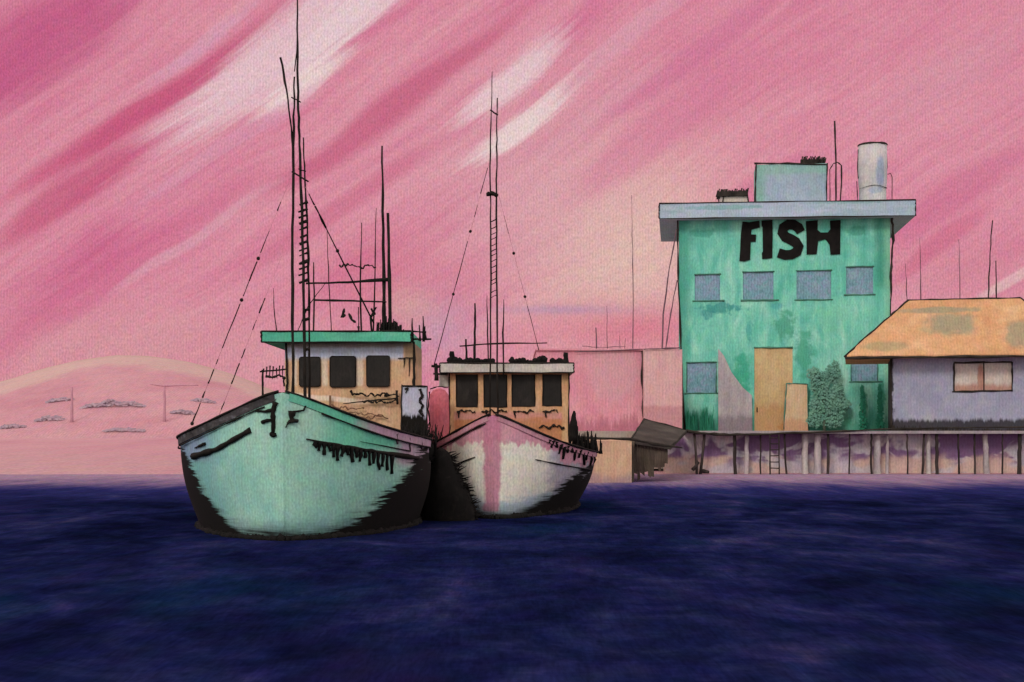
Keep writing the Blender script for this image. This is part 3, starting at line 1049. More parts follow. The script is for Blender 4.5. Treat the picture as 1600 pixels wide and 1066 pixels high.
mb.lump((c.x, c.y, 1.55), .34, .25, .28, rag=.25)
spikes(mb, (c.x, c.y, 1.5), .36, .2, .35, .72, 46, .03)
tag(mb.build('net_heap', M['net'], org=(c.x, c.y, 1.38)), 'spiky black net heap at the foot of the white locker', 'net', 'net heaps on the boats')

# ---- the pink boat
hB = make_hull((-0.43, 31.9), RAD(5.0), 9.0, 2.15, 4.5, 2.4, 1.62, 1.7, 2.34, 1.40, 1.29, 0.3)
def hullB_tints(t, col, x, y, z):
    # pink topsides over a cream lower hull, bluish towards the water
    e = t.add(t.sub(z, t.step(y, 0, 2.4, 1.75, 1.12)), t.add(rag(t, x, y, z, 3.2, 1.5, 1.0, .75, 5.0), rag(t, x, y, z, 9, 4, 3.0, .22, 2.0)))
    lower = t.step(e, .06, -.04)
    cr = t.mix(t.mul(t.step(t.add(z, t.add(rag(t, x, y, z, 2, 1, 6, .5, 1.0), t.mul(y, -.16))), .48, .22), .85), '#F0E9DC', '#B4C6D8')
    cr = t.mix(t.mul(t.step(t.add(t.m('ABSOLUTE', x), rag(t, x, y, z, 2, 1, 5, .5, 7.0)), 1.15, 1.5), .8), cr, '#A79DB4')
    col = t.mix(lower, col, cr)
    stripe = t.step(t.m('ABSOLUTE', t.add(t.add(x, .02), rag(t, x, y, z, 2.0, 1, 3.2, .26, 3.0))), .24, .14)
    low = t.step(z, .12, .2)
    return t.mix(t.mul(t.mul(stripe, low), .9), col, '#C8809A')
M['hullB'] = paint('pink hull paint', [(0.2, '#D08AA2'), (0.45, '#D799AB'), (0.65, '#DBA5B2'), (0.85, '#E0B4BA')], (1.8, .9, 1.1), 33,
                   layers=(hullB_tints, hull_shade(((.5, .10, 2.6, 1.05), (.5, .13, 3.1, 1.05)), 1.0)), grain=.055)
boatB = thing('fishing_boat', 'pink and cream fishing boat with four dark cabin windows, behind the aqua one', 'boat', (hB['bw'].x, hB['bw'].y, 0), 'fishing boats moored side by side')
mbB, dsB = hull_mesh(hB)
mbB.build('hull', M['hullB'], boatB, weld=True)
bvB = bvh_of(mbB)
deck_mesh(hB, dsB, .42).build('deck', M['deckA'], boatB)
shade_ring(hB, boatB)
M['railB'] = paint('pink cap rail', [(0.3, '#C58298'), (0.7, '#D2A0AC')], (3, 3, 3), 33)
for side in (-1, 1):
    gunwale(hB, side, .03, 8.9, M['railB'], boatB, ht=.1)
    MB().tube(sheer_line(hB, side, 0, 8.9, 0, .06, rise=.03), .024, rwob=.35).build('edge_strip', M['ink'], boatB)
MB().tube(sheer_line(hB, -1, .05, 8.9, .14, .045), .018, rwob=.5).build('edge_strip', M['ink'], boatB)
mb = MB(); stroke(mb, bvB, [(692, 736), (715, 725), (743, 714)], [.03, .012], sub=6, rwob=.3); mb.build('rub_rail', M['ink'], boatB)
mb = MB(); stroke(mb, bvB, [(836, 718), (870, 725), (922, 734)], [.012, .02], sub=6, rwob=.3); mb.build('rub_rail', M['ink'], boatB)
mb = MB()
for i, px in enumerate(range(857, 934, 6)):
    y0 = 683 + (px - 857) * .34
    L_ = [9, 14, 12, 20, 26, 14, 11, 22, 16, 24, 15, 22, 20][i % 13]
    stroke(mb, bvB, [(px, y0), (px + U_(-2, 2), y0 + L_ * .5), (px + U_(-4, 1), y0 + L_)], [.05, .025], sub=2, rwob=.4)
mb.build('rope_fringe', M['net'], boatB)
YB = 37.6
bx0, bx1 = XP(701, YB), XP(888, YB)
bz0, bz1 = 1.0, ZP(583, YB)
winB = [(713, 746, 585, 636), (756, 792, 585, 636), (800, 836, 585, 635), (848, 877, 585, 634)]
opB = [(XP(a, YB), XP(b, YB), ZP(d, YB), ZP(c, YB)) for a, b, c, d in winB]
def cabB(t, col, x, y, z):
    xx = t.add(x, boatB.location.x)
    q = t.add(z, rag(t, x, y, z, 2.5, 2.5, .8, .16))
    low = t.mul(t.step(q, ZP(640, YB), ZP(648, YB)), t.mul(t.step(xx, XP(707, YB), XP(712, YB)), t.step(xx, XP(880, YB), XP(876, YB))))
    pk = t.mix(t.step(t.add(z, rag(t, x, y, z, 1, 1, 4, .5, 2)), ZP(660, YB), ZP(652, YB)), '#BE7F5C', '#CE9088')
    return t.mix(t.mul(low, .9), col, pk)
M['cabinB'] = paint('varnished cabin boards', [(0.25, '#C2926C'), (0.5, '#CEA37C'), (0.75, '#DAB494')], (6, 6, 1.0), 37, layers=(cabB,))
cabb = house_box(MB(), bx0, bx1, bz0, bz1, YB, 3.0, opB, .1).build('cabin', M['cabinB'], boatB, recalc=False)
for (a, b, c, d) in opB:
    w_ = MB().prism([(a - .01, c - .01), (b + .01, c - .01), (b + .01, d + .01), (a - .01, d + .01)], YB + .03, YB + .09).build('window', M['glass_dark'], boatB)
    MB().tube([(a, YB - .01, d), (a, YB - .01, c), (b, YB - .01, c), (b, YB - .01, d)], .014, n=5, sub=4, rwob=.4, wob=.008).build('frame', M['ink'], w_)
mb = MB()
for px in (702, 889):
    one('corner_post', [(px, 583), (px, 630), (px, 690)], YB - .02, .02, cabb, rwob=.4)
mb = MB()
for x0, x1 in ((714, 744), (752, 795), (802, 835), (848, 874)):
    pts = []; x = x0
    while x < x1:
        pts.append((x, 643 + U_(-2.5, 2.5))); x += U_(2, 5)
    line(mb, pts, YB - .03, .022, sub=2, rwob=.6)
for x0 in (716, 760, 804, 852): line(mb, [(x0, 642), (x0 + 1, 653)], YB - .03, [.04, .015], rwob=.4)
pts = [(842 + i * 4, 666 + U_(-2, 4)) for i in range(11)]
line(mb, pts, YB - .03, .03, sub=2, rwob=.6)
mb.build('rope_coil', M['ink'], boatB)
M['white'] = paint('chalky white boards', [(0.3, '#B5AEA9'), (0.7, '#CBC4BC')], (2, 2, 4), 37)
qx0, qx1, qz0, qz1 = XP(688, YB), XP(896, YB), ZP(583, YB), ZP(568, YB)
roofB = MB().box(qx0, qx1, YB - .25, YB + 3.2, qz0 + .004, qz1).build('cabin_roof', M['white'], boatB)
mb = MB(); y_ = YB - .25
for a, b in (((qx0, qz1), (qx1, qz1)), ((qx0, qz0), (qx1, qz0)), ((qx0, qz0), (qx0, qz1)), ((qx1, qz0), (qx1, qz1))):
    mb.tube([(a[0], y_, a[1]), (b[0], y_, b[1])], .018, sub=8, wob=.008, rwob=.4)
mb.build('roof_edging', M['ink'], roofB)
MB().box(XP(686, YB), XP(701, YB), YB + .05, YB + .4, ZP(604, YB), ZP(584.5, YB)).build('side_board', M['white'], boatB)
mb = MB()
line(mb, [(681, 568), (682, 595)], YB - .2, [.04, .06], rwob=.3); line(mb, [(674, 572), (692, 573)], YB - .2, .04, rwob=.3); line(mb, [(677, 584), (700, 585)], YB - .2, .03, rwob=.3)
mb.build('fender_bracket', M['ink'], boatB)
# lashed gear on the cabin roof: three dark bundles
for x0, x1, hmax in ((704, 770, 14), (800, 852, 13), (864, 890, 12)):
    mb = MB()
    x = x0
    while x < x1:
        r = U_(3, 6)
        mb.lump(W(x, 567 - r * .6, YB), PX(r, YB), PX(r, YB), PX(r * U_(.7, 1.2), YB), n=8)
        x += r * 1.25
    if x0 == 704: line(mb, [(706, 549), (707, 568)], YB, [.06, .11])
    if x0 == 800: line(mb, [(849, 556), (849, 568)], YB, [.07, .1])
    if x0 == 864: line(mb, [(884, 551), (884, 568)], YB, [.06, .09])
    mb.build('roof_bundle', M['net'], boatB)
Yn = 35.0
MB().tube([W(766, 660, Yn), W(767, 400, Yn), W(766, 240, Yn), W(769, 112, Yn)], [.022, .02, .018, .010], sub=8, wob=.01, rwob=.2).build('mast', M['ink'], boatB)
MB().tube([W(778, 660, Yn), W(776, 400, Yn), W(776, 240, Yn), W(777, 153, Yn)], [.022, .022, .02, .014], sub=8, wob=.01, rwob=.2).build('mast', M['ink'], boatB)
for i in range(14):
    py = 345 + i * 9 + U_(-2, 2)
    one('rung', [(767, py + 3), (777, py - 2)], Yn, .012, boatB, sub=2, rwob=.4)
one('spreader', [(766, 172), (778, 180)], Yn - .03, .022, boatB); one('spreader', [(760, 304), (768, 302), (778, 306)], Yn - .03, [.05, .05, .06], boatB, rwob=.4)
mb = MB(); line(mb, [(718, 541), (770, 537), (855, 536)], YB, [.02, .026, .014], rwob=.2); mb.build('yard', M['ink'], boatB)
for pts, r in (([(742, 474), (742, 520), (741, 568)], [.022, .036, .034]), ([(728, 530), (729, 568)], [.03, .036]), ([(761, 462), (762, 520), (763, 568)], [.01, .022, .022]), ([(787, 468), (786, 520), (787, 590)], [.01, .026, .022])):
    mb = MB(); line(mb, pts, YB - .3 if pts[-1][1] > 580 else YB, r, rwob=.2); mb.build('antenna', M['ink'], boatB)
pB = ((764, 255), (677, 575))
stay(pB, (35, 37.4), [along(pB, 262, 300) + (.7,), along(pB, 318, 335) + (.7,), along(pB, 372, 440) + (.7,), along(pB, 440, 572) + (.8,)], [along(pB, 357, 1)[0], along(pB, 455, 1)[0]], boatB)
pB2 = ((778, 300), (842, 548))
stay(pB2, (35, 37.4), [along(pB2, 335, 362) + (.4,), along(pB2, 475, 547) + (.7,)], [along(pB2, 392, 1)[0], along(pB2, 460, 1)[0]], boatB)
# ---- gear on the pink boat
Yr = 37.0
M['red'] = paint('coral red float', [(0.3, '#BF5F6B'), (0.7, '#CC7480')], (3, 3, 2), 37)
x_ = XP(686, Yr)
fl = thing('net_float', 'coral red oblong float standing between the two cabins', 'float', (x_, Yr, 1.15))
zb, zt = 1.15, ZP(607, Yr)
prof = [(.02, 0), (.2, .05), (.26, .25), (.265, .6), (.27, 1.2), (.25, zt - zb - .18), (.16, zt - zb - .05), (.05, zt - zb)]
MB().lathe((x_, Yr, zb), prof, 18).build('body', M['red'], fl)
mb = MB(); line(mb, [(671, 612), (669, 640), (672, 665)], Yr - .25, .02, rwob=.4); line(mb, [(672, 608), (686, 604), (700, 606)], Yr - .25, .018, rwob=.4); mb.build('lashing', M['ink'], fl)
mb = MB()
c = Vector((XP(690, 35.9), 35.9, 1.0))
mb.lump((c.x, c.y, 1.2), .30, .3, .3, rag=.25)
spikes(mb, (c.x, c.y, 1.2), .34, .25, .4, .95, 40, .03)
tag(mb.build('net_heap', M['net'], org=(c.x, c.y, 1.0)), 'spiky black net heap below the coral red float', 'net', 'net heaps on the boats')
mb = MB()
Yq = 36.6
c = Vector((XP(912, Yq), Yq, 1.0))
mb.lump((c.x - .1, c.y, 1.25), .42, .4, .38, rag=.25)
for px0, h0, n_ in ((893, 40, 3), (897, 30, 5), (905, 26, 7), (914, 24, 7), (922, 28, 8), (930, 26, 8), (938, 20, 5)):
    for j in range(n_):
        px = px0 + U_(-5, 5)
        b0 = 690 + (px - 893) * .25
        line(mb, [(px, b0 + 8), (px + U_(-2, 2), b0 - h0 * U_(.4, 1))], Yq + U_(-.3, .3), [.05, .012], sub=3, rwob=.4)
line(mb, [(895, 690), (896, 660), (897, 642)], Yq - .3, [.11, .10, .03])
tag(mb.build('net_heap', M['net'], org=(c.x, c.y, 1.0)), 'spiky black net heap over the right rail of the pink boat', 'net', 'net heaps on the boats')

# ---- black bundle added to stand in for the shade between the bows
fx, fy = -1.58, 31.7
fd = thing('shade_bundle', 'shaggy black bundle added as shade between the two bows', 'shade_filler', (fx, fy, 0))
mb = MB()
rows = [(.0, .66, .5), (.25, .62, .5), (.5, .54, .5), (.75, .46, .45), (1.0, .36, .4), (1.25, .26, .3), (1.5, .18, .2)]
b0 = len(mb.v)
for zq, rx_, ry_ in [(-.4, .5, .4)] + rows + [(1.62, .03, .03)]:
    for k in range(20):
        a = 2 * math.pi * k / 20
        q = 1 + U_(-.12, .12)
        mb.v.append(Vector((fx + .12 * (1.5 - zq) + rx_ * q * math.cos(a), fy + .25 + ry_ * q * math.sin(a), zq)))
for i in range(len(rows) + 1):
    for k in range(20):
        k2 = (k + 1) % 20
        mb.f.append((b0 + i * 20 + k, b0 + i * 20 + k2, b0 + (i + 1) * 20 + k2, b0 + (i + 1) * 20 + k)); mb.sm.append(True)
mb.build('shade_bundle_core', M['net'], fd)
mb = MB()
for i in range(420):
    zq = U_(0.02, 1.5)
    i_ = min(int(zq / .25), 5)
    w_ = rows[i_][1] + (rows[i_ + 1][1] - rows[i_][1]) * (zq / .25 - i_)
    a = U_(math.pi * .95, math.pi * 2.05)
    p = Vector((fx + .12 * (1.5 - zq) + w_ * .74 * math.cos(a), fy + .25 + w_ * .6 * math.sin(a), zq))
    d = Vector((math.cos(a) * U_(.16, .32), math.sin(a) * .05, U_(-.06, .10)))
    mb.tube([p, p + d * .5, p + d + Vector((0, 0, U_(-.03, .05)))], [.022, .016, .004], n=4)
mb.build('shade_bristles', M['net'], fd)

# ------------------------------------------------------------------ quay, pier, sea wall
YP = 65.0
def quay_st(t, col, x, y, z):
    return t.mix(t.mul(t.step(t.add(z, rag(t, x, y, z, 1.5, 1.5, .6, .8)), .5, .1), .6), col, '#8C7683')
M['quay'] = paint('peach quay stone', [(0.25, '#B98D7A'), (0.5, '#C69F84'), (0.75, '#CDAE90')], (2.5, 2.5, .6), 55, layers=(quay_st,))
YQ = 54.5
q0, q1 = XP(850, YQ), XP(987, YQ)
qy = thing('landing_stage', 'low peach landing stage right of the pink boat', 'quay', ((q0 + q1) / 2, YQ, 0))
MB().box(q0, q1, YQ, 66, -1.0, ZP(689, YQ)).build('body', M['quay'], qy)
mb = MB(); mb.tube([W(845, 683, YQ), W(935, 685, YQ), W(985, 687, YQ), W(1030, 695, YQ), W(1066, 700, YQ)], [.06, .05, .055, .06, .025], sub=5, wob=.02, rwob=.3)
mb.build('edge_beam', M['ink_far'], qy)

M['brown'] = paint('brown grey boards', [(0.25, '#3C332D'), (0.5, '#51463D'), (0.8, '#6B5D50')], (4, 4, .8), 58)
M['brown2'] = paint('dark ramp boards', [(0.25, '#332D2A'), (0.5, '#443D39'), (0.8, '#645B55')], (1.0, .4, 3), 60)
rp = thing('boat_ramp', 'dark boarded ramp with brown boards added as shade beside the pink annex', 'ramp', (XP(1020, 57), 57, 0))
a, b, c, d = W(1006, 655, 65.5), W(1073, 673, 64.9), W(1048, 698, 55.5), W(985, 688, 55.5)
mb = MB(); dn = Vector((0, 0, -.12))
mb.quad(a, d, c, b); mb.quad(a + dn, b + dn, c + dn, d + dn); mb.quad(a, a + dn, d + dn, d); mb.quad(d, d + dn, c + dn, c); mb.quad(c, c + dn, b + dn, b); mb.quad(b, b + dn, a + dn, a)
mb.build('deck', M['brown2'], rp)
mb = MB()
px = 990.0
while px < 1042:
    w_ = U_(4, 8)
    yb = 742 - max(0, (px - 1015)) * .55 + U_(-8, 6)
    y0 = 690 + (px - 985) * .16
    mb.prism([(XP(px, 55.7), ZP(yb + U_(-4, 4), 55.7)), (XP(px + w_, 55.7), ZP(yb + U_(-4, 4), 55.7)), (XP(px + w_, 55.7), ZP(y0 + 1.5, 55.7)), (XP(px, 55.7), ZP(y0 + 1.5, 55.7))], 55.7, 55.78)
    px += w_ + .4
mb.build('shade_boards', M['brown'], rp)  # boards added under the ramp in place of its shadow
MB().tube([W(988, 688, 55.4), W(986, 730, 55.4), W(985, 775, 55.4)], [.09, .11, .13], sub=4, wob=.02, rwob=.2).build('post', M['brown'], rp)
mb = MB()
for p, q in ((a, b), (b, c), (a, d)):
    mb.tube([p, q], .035, sub=6, wob=.02, rwob=.4)
mb.build('edging', M['ink_far'], rp)

PZ = lambda py: ZP(py, YP)
wx = lambda px: XP(px, 66.0)
def wall_tones(t, col, x, y, z):
    v = t.noise(t.vec(t.mul(x, .55), t.mul(y, .5), t.mul(z, .9)), 1.0, 3, .6, .5)
    zz = t.add(z, rag(t, x, y, z, 1.1, 1, 1.5, 1.0, 6.0))
    col = t.mix(t.mul(t.mul(t.step(v, .43, .51), t.step(zz, .35, .8)), .95), col, '#74557A')
    v2 = t.noise(t.vec(t.mul(x, .4), t.mul(y, .5), t.mul(z, .8)), 1.0, 2, .6, .5)
    col = t.mix(t.mul(t.mul(t.step(v2, .45, .56), t.step(zz, 1.0, .6)), .8), col, '#CBAA9C')
    return col
M['seawall'] = paint('mottled lilac sea wall', [(0.25, '#A39CAA'), (0.5, '#B8AEB6'), (0.75, '#C8BCBB')], (1.4, 1.4, 1.0), 66, layers=(wall_tones,), dist=.6)
sw = MB().box(XP(1040, 66), 46, 66.0, 67.0, -1, 1.84).build('sea_wall', M['seawall'], org=(14, 66, 0))
tag(sw, 'mottled lilac sea wall behind the pier piles', 'wall')

M['quaytop'] = paint('quay paving', [(0.3, '#8E8079'), (0.7, '#A5968C')], (1, 1, 1), 67)
o = MB().box(q0 - 6, 80, 67.01, 125, .2, 1.98).build('quay_ground', M['quaytop'], org=(10, 67, 0))
tag(o, kind='structure')

M['pile'] = paint('grey lilac pile', [(0.25, '#948A8C'), (0.5, '#AEA3A4'), (0.75, '#C0B6B2')], (3, 3, .8), 65)
M['pile_dark'] = paint('tarred pile', [(0.25, '#211C1B'), (0.5, '#38302E'), (0.8, '#5A4F4C')], (3, 3, .8), 65)
M['deckP'] = paint('grey pier planks', [(0.3, '#8D8289'), (0.7, '#A29798')], (2, 2, 6), 65)
pier = thing('pier', 'long grey timber pier on piles under the teal and lilac buildings', 'pier', (XP(1340, YP), YP, 0))
MB().box(XP(1072, YP), 46, YP, 67.0, 1.86, 1.992).build('deck', M['deckP'], pier)
mb = MB()
pts = [(1072, 671), (1100, 675), (1140, 677), (1200, 676), (1300, 672), (1400, 668), (1500, 666), (1700, 664)]
mb.tube([W(p, q + 2.5, YP - .05) for p, q in pts], [.07, .07, .06, .055, .04, .035, .03, .03], sub=5, wob=.015, rwob=.3)
mb.build('edge_beam', M['ink_far'], pier)
piles = [(1086, 4, 1, .2), (1102, 4, 1, -.25), (1149, 5, 1, .05), (1170, 6, 0, 0), (1262, 8, 0, 0), (1296, 4, 1, 0), (1282, 9, 0, 0), (1364, 3, 1, 0), (1392, 4, 0, 0), (1376, 9, 0, .0), (1447, 3.5, 1, -.1),
         (1467, 5, 1, 0), (1457, 6, 0, 0), (1526, 3, 1, .05), (1546, 7, 0, .1), (1597, 6, 1, 0), (1228, 3, 1, .1), (1330, 2.5, 1, -.05), (1420, 2.5, 1, .05), (1500, 3, 1, .1), (1570, 2.5, 1, 0), (1190, 2.5, 1, 0), (1632, 5, 0, 0), (1675, 5, 1, 0)]
for px, w_, dk, ln in piles:
    x = XP(px, YP)
    r = PX(w_, YP) / 2 * (1.0 if dk else 1.15)
    yy = YP + (.3 if dk else .6)
    MB().tube([(x, yy, 1.855), (x + ln * .3, yy, 1.0), (x + ln, yy, -.9)], [r, r * 1.05, r * 1.25], n=9, sub=4, wob=.02, rwob=.12).build('piling', M['pile_dark'] if dk else M['pile'], pier)
mb = MB()
for p, q in (((1082, 735), (1092, 722)), ((1096, 736), (1108, 738))):
    MB().tube([W(*p, YP), W(*q, YP)], [.09, .06], sub=2, rwob=.3).build('brace', M['pile_dark'], pier)
ld = thing('ladder', 'black ladder hanging down the pier to the water', 'ladder', (XP(1210, YP), YP, 0))
mb = MB()
for px in (1203, 1217):
    mb = MB(); line(mb, [(px, 679), (px + .5, 745)], YP - .06, .035, rwob=.2, wob=.01); mb.build('rail', M['ink_far'], ld)
for i in range(6):
    py = 684 + i * 9.5
    mb = MB(); line(mb, [(1203, py), (1217, py + U_(-.6, .6))], YP - .06, .026, sub=2); mb.build('rung', M['ink_far'], ld)

# ------------------------------------------------------------------ the FISH building
YF = 77.0
fx0, fx1 = XP(1061, YF), XP(1391, YF)
fz0, fz1 = 1.97, ZP(334, YF)
fb = thing('fish_building', 'tall teal flat roofed building with FISH lettering on the pier', 'building', ((fx0 + fx1) / 2, YF, 1.97))
lx = lambda px: XP(px, YF) - fb.location.x
lz = lambda py: ZP(py, YF) - fb.location.z
wl = PX(1, YF)
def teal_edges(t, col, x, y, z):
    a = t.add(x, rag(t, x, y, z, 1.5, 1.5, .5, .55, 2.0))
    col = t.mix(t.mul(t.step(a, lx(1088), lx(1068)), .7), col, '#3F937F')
    col = t.mix(t.mul(t.step(a, lx(1362), lx(1376)), t.mul(t.step(z, lz(470), lz(440)), .75)), col, '#3A8874')  # dark left and right edges are shading painted into the wall
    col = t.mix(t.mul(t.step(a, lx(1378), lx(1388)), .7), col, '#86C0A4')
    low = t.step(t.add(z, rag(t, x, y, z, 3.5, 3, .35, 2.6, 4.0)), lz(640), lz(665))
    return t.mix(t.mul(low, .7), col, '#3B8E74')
st = [teal_edges,
      blob(lx(1100), lz(365), .8, .3, '#3C8F7D', .6, seed=1), blob(lx(1125), lz(482), 1.3, .36, '#3D8F8B', .85, 2.5, seed=2), blob(lx(1105), lz(492), .5, .3, '#35868A', .6, 2.5, seed=3),
      blob(lx(1172), lz(515), .25, .7, '#4A9E97', .7, 2.5, seed=4), blob(lx(1228), lz(510), .7, .95, '#4C9C84', .85, 2.0, seed=5), blob(lx(1215), lz(480), .4, .25, '#4795A0', .5, 3, seed=6),
      blob(lx(1258), lz(555), .6, 1.5, '#4BA088', .85, 1.6, seed=7), blob(lx(1340), lz(365), .8, .35, '#3A8773', .55, seed=8),
      blob(lx(1350), lz(630), .25, .9, '#2F8A6C', .8, 2.0, seed=9), blob(lx(1378), lz(625), .22, 1.2, '#2F8A6C', .7, 2.0, seed=10), blob(lx(1160), lz(585), .6, 1.4, '#3BA283', .8, 1.6, seed=12),
      blob(lx(1300), lz(500), .9, .9, '#7CC5A6', .5, 1.2, seed=13), blob(lx(1200), lz(420), 1.8, .5, '#7DC8AC', .5, 1.2, seed=14)]
M['teal'] = paint('teal wall paint', [(0.2, '#57AF9C'), (0.42, '#6BBDAA'), (0.6, '#80C8B5'), (0.85, '#9FD5C3')], (1.5, 1.5, .55), 67, layers=st, dist=.5, contrast=2.2)
winF = [(1086, 1126, 430, 470), (1162, 1210, 427, 470), (1246, 1300, 426, 470), (1323, 1365, 421, 463), (1073, 1120, 567, 614), (1331, 1372, 560, 597)]
door = (1180, 1240, 545, 672)
opF = [(XP(a, YF), XP(b, YF), ZP(d, YF), ZP(c, YF)) for a, b, c, d in winF]
opD = (XP(door[0], YF), XP(door[1], YF), 1.975, ZP(door[2], YF))
house_box(MB(), fx0, fx1, 1.96, fz1, YF, 8.0, opF + [opD], .12).build('wall', M['teal'], fb, recalc=False)
M['pane'] = paint('slate violet window boards', [(0.25, '#5B8796'), (0.45, '#6C95A3'), (0.6, '#7D8FA8'), (0.8, '#7FAAAE')], (2.2, 2.2, 2.2), 67, dist=.8, grain=.09, rough=.55, spec=.3)
M['lintel'] = paint('dull green grey lintel', [(0.3, '#3E6E60'), (0.7, '#568474')], (3, 3, 3), 67)
for i, (a, b, c, d) in enumerate(opF):
    w_ = MB().box(a - .02, b + .02, YF + .06, YF + .14, c - .02, d + .02).build('window', M['pane'], fb)
    mb = MB(); e = U_(.05, .3)
    mb.tube([(a - .03, YF - .01, d + .02), (b + .05, YF - .01, d + .03)], .035, sub=5, wob=.012, rwob=.5, n=6); mb.build('lintel', M['lintel'], w_)
    mb = MB(); mb.tube([(a - .12, YF - .02, c - .03), (b + e, YF - .02, c - .02)], .04, sub=5, wob=.012, rwob=.5, n=6); mb.build('sill', M['lintel'], w_)
    if i >= 4:
        mb = MB(); mb.tube([(b, YF - .01, c), (b, YF - .01, d)], .03, sub=4, wob=.012, rwob=.5); mb.tube([(a, YF - .01, c), (a, YF - .01, d)], .022, sub=4, wob=.012, rwob=.5)
        mb.build('frame', M['lintel'], w_)
M['door'] = paint('ochre door', [(0.25, '#B5986F'), (0.5, '#C2A67C'), (0.75, '#CBB18B')], (1.5, 1.5, .6), 67,
                  layers=(zband(1.4, '#B58A62', above=False, amp=.8, soft=.2, st=.7), blob(.3, .3, .6, .3, '#BC7F50', .7)))
dr = MB().box(opD[0] - .01, opD[1] + .01, YF + .03, YF + .13, 1.975, opD[3] + .01).build('door', M['door'], fb)
mb = MB(); mb.tube([(opD[0] - .03, YF - .01, opD[3] + .03), (opD[1], YF - .01, opD[3] + .02)], .045, sub=5, wob=.015, rwob=.4); mb.build('door_frame', M['lintel'], dr)
mb = MB(); mb.tube([(opD[0] + .15, YF + .0, 3.0), (opD[0] + .15, YF + .0, 3.25)], .03, n=6); mb.build('handle', M['ink_far'], dr)
M['fascia'] = paint('blue grey fascia', [(0.2, '#93AAB8'), (0.45, '#A3B5C4'), (0.65, '#AEBACD'), (0.85, '#BBC6D0')], (.6, .6, 3.5), 67,
                    layers=(blob(-3.2, lz(329), 3.0, .16, '#6FA3A0', .6, 3, amp=.6, seed=3), blob(3.6, lz(324), 2.6, .14, '#7DA5A6', .6, 3, amp=.6, seed=9)))
sx0, sx1 = XP(1032, YF - .8), XP(1433, YF - .8)
sz0, sz1 = ZP(342, YF - .8), ZP(318, YF - .8)
slab = MB()
slab.prism([(sx0, sz0 + .03), (sx1, sz0 - .05), (sx1, sz1 - .03), (sx0, sz1 + .02)], YF - .8, YF + 8.6)
roofF = slab.build('roof_slab', M['fascia'], fb)
mb = MB(); y_ = YF - .82
for a, b in (((sx0, sz1 + .02), (sx1, sz1 - .03)), ((sx0, sz0 + .03), (sx1, sz0 - .05)), ((sx0, sz0 + .03), (sx0, sz1 + .02)), ((sx1, sz0 - .05), (sx1, sz1 - .03))):
    mb.tube([(a[0], y_, a[1]), (b[0], y_, b[1])], .032, sub=9, wob=.014, rwob=.5)
mb.build('roof_edging', M['ink_far'], roofF)
mb = MB()
mb.tube([W(1059, 343, YF - .05), W(1060, 440, YF - .05), W(1065, 560, YF - .05), W(1070, 672, YF - .05)], [.05, .045, .05, .055], sub=6, wob=.02, rwob=.4)
mb.build('corner_strip', M['ink_far'], fb)
mb = MB()
mb.tube([W(1394, 345, YF - .05), W(1396, 380, YF - .05), W(1393, 430, YF - .05), W(1392, 474, YF - .05)], [.06, .075, .06, .05], sub=6, wob=.03, rwob=.4)
mb.tube([W(1392, 474, YF - .05), W(1391, 668, YF - .05)], [.03, .03], sub=6, wob=.02, rwob=.4)
mb.build('downpipe', M['ink_far'], fb)
# roof top: plant room, bundle on it, bent pipe
Yt = YF + .6
roof_z = sz1 - .01
hx0, hx1 = XP(1181, Yt), XP(1292, Yt)
M['hut'] = paint('lilac and pale green board', [(0.25, '#8FA1AE'), (0.5, '#9AA9B8'), (0.75, '#A6AFBC')], (1, 1, 1), 68,
                 layers=(lambda t, col, x, y, z: t.mix(t.mul(t.step(t.add(x, rag(t, x, y, z, 2, 2, 2, .6)), lx(1206), lx(1188)), .8), col, '#79A597'),
                         lambda t, col, x, y, z: t.mix(t.mul(t.step(t.add(z, rag(t, x, y, z, 2, 2, 2, .2)), lz(276), lz(268)), .7), col, '#83AFA2')))
hut = MB().box(hx0, hx1, Yt, Yt + 2.4, roof_z, ZP(260, Yt)).build('plant_room', M['hut'], fb)
mb = MB()
line(mb, [(1179, 318), (1180, 290), (1181, 257)], Yt - .03, [.05, .04, .045], rwob=.4); line(mb, [(1178, 258), (1230, 259), (1292, 262)], Yt - .03, [.05, .05, .04], rwob=.4)
line(mb, [(1292, 260), (1291, 290), (1291, 318)], Yt - .03, .035, rwob=.4)
mb.build('edging', M['ink_far'], hut)
mb = MB()
for i in range(16):
    px = 1250 + i * 2.4
    line(mb, [(px, 261), (px + 3, 250 + U_(-2, 2))], Yt + .3 + U_(-.1, .1), .045, sub=2, rwob=.3)
mb.box(XP(1251, Yt), XP(1286, Yt), Yt + .25, Yt + .45, ZP(260, Yt) + .005, ZP(252, Yt))
mb.build('slatted_vent', M['ink_far'], hut)
mb = MB()
line(mb, [(1296, 320), (1296, 270), (1301, 261), (1308, 259), (1314, 264), (1314, 290), (1312, 320)], Yt, [.03, .03, .03, .035, .045, .045, .045], rwob=.3, sub=3)
mb.build('bent_pipe', M['ink_far'], fb)
an = MB(); line(an, [(1306, 322), (1306, 260), (1304, 195)], Yt - .2, [.05, .05, .055], rwob=.2)
an_o = tag(an.build('antenna_pole', M['ink_far'], org=W(1306, 318, Yt - .2)), 'straight black antenna pole beside the roof plant room', 'antenna')
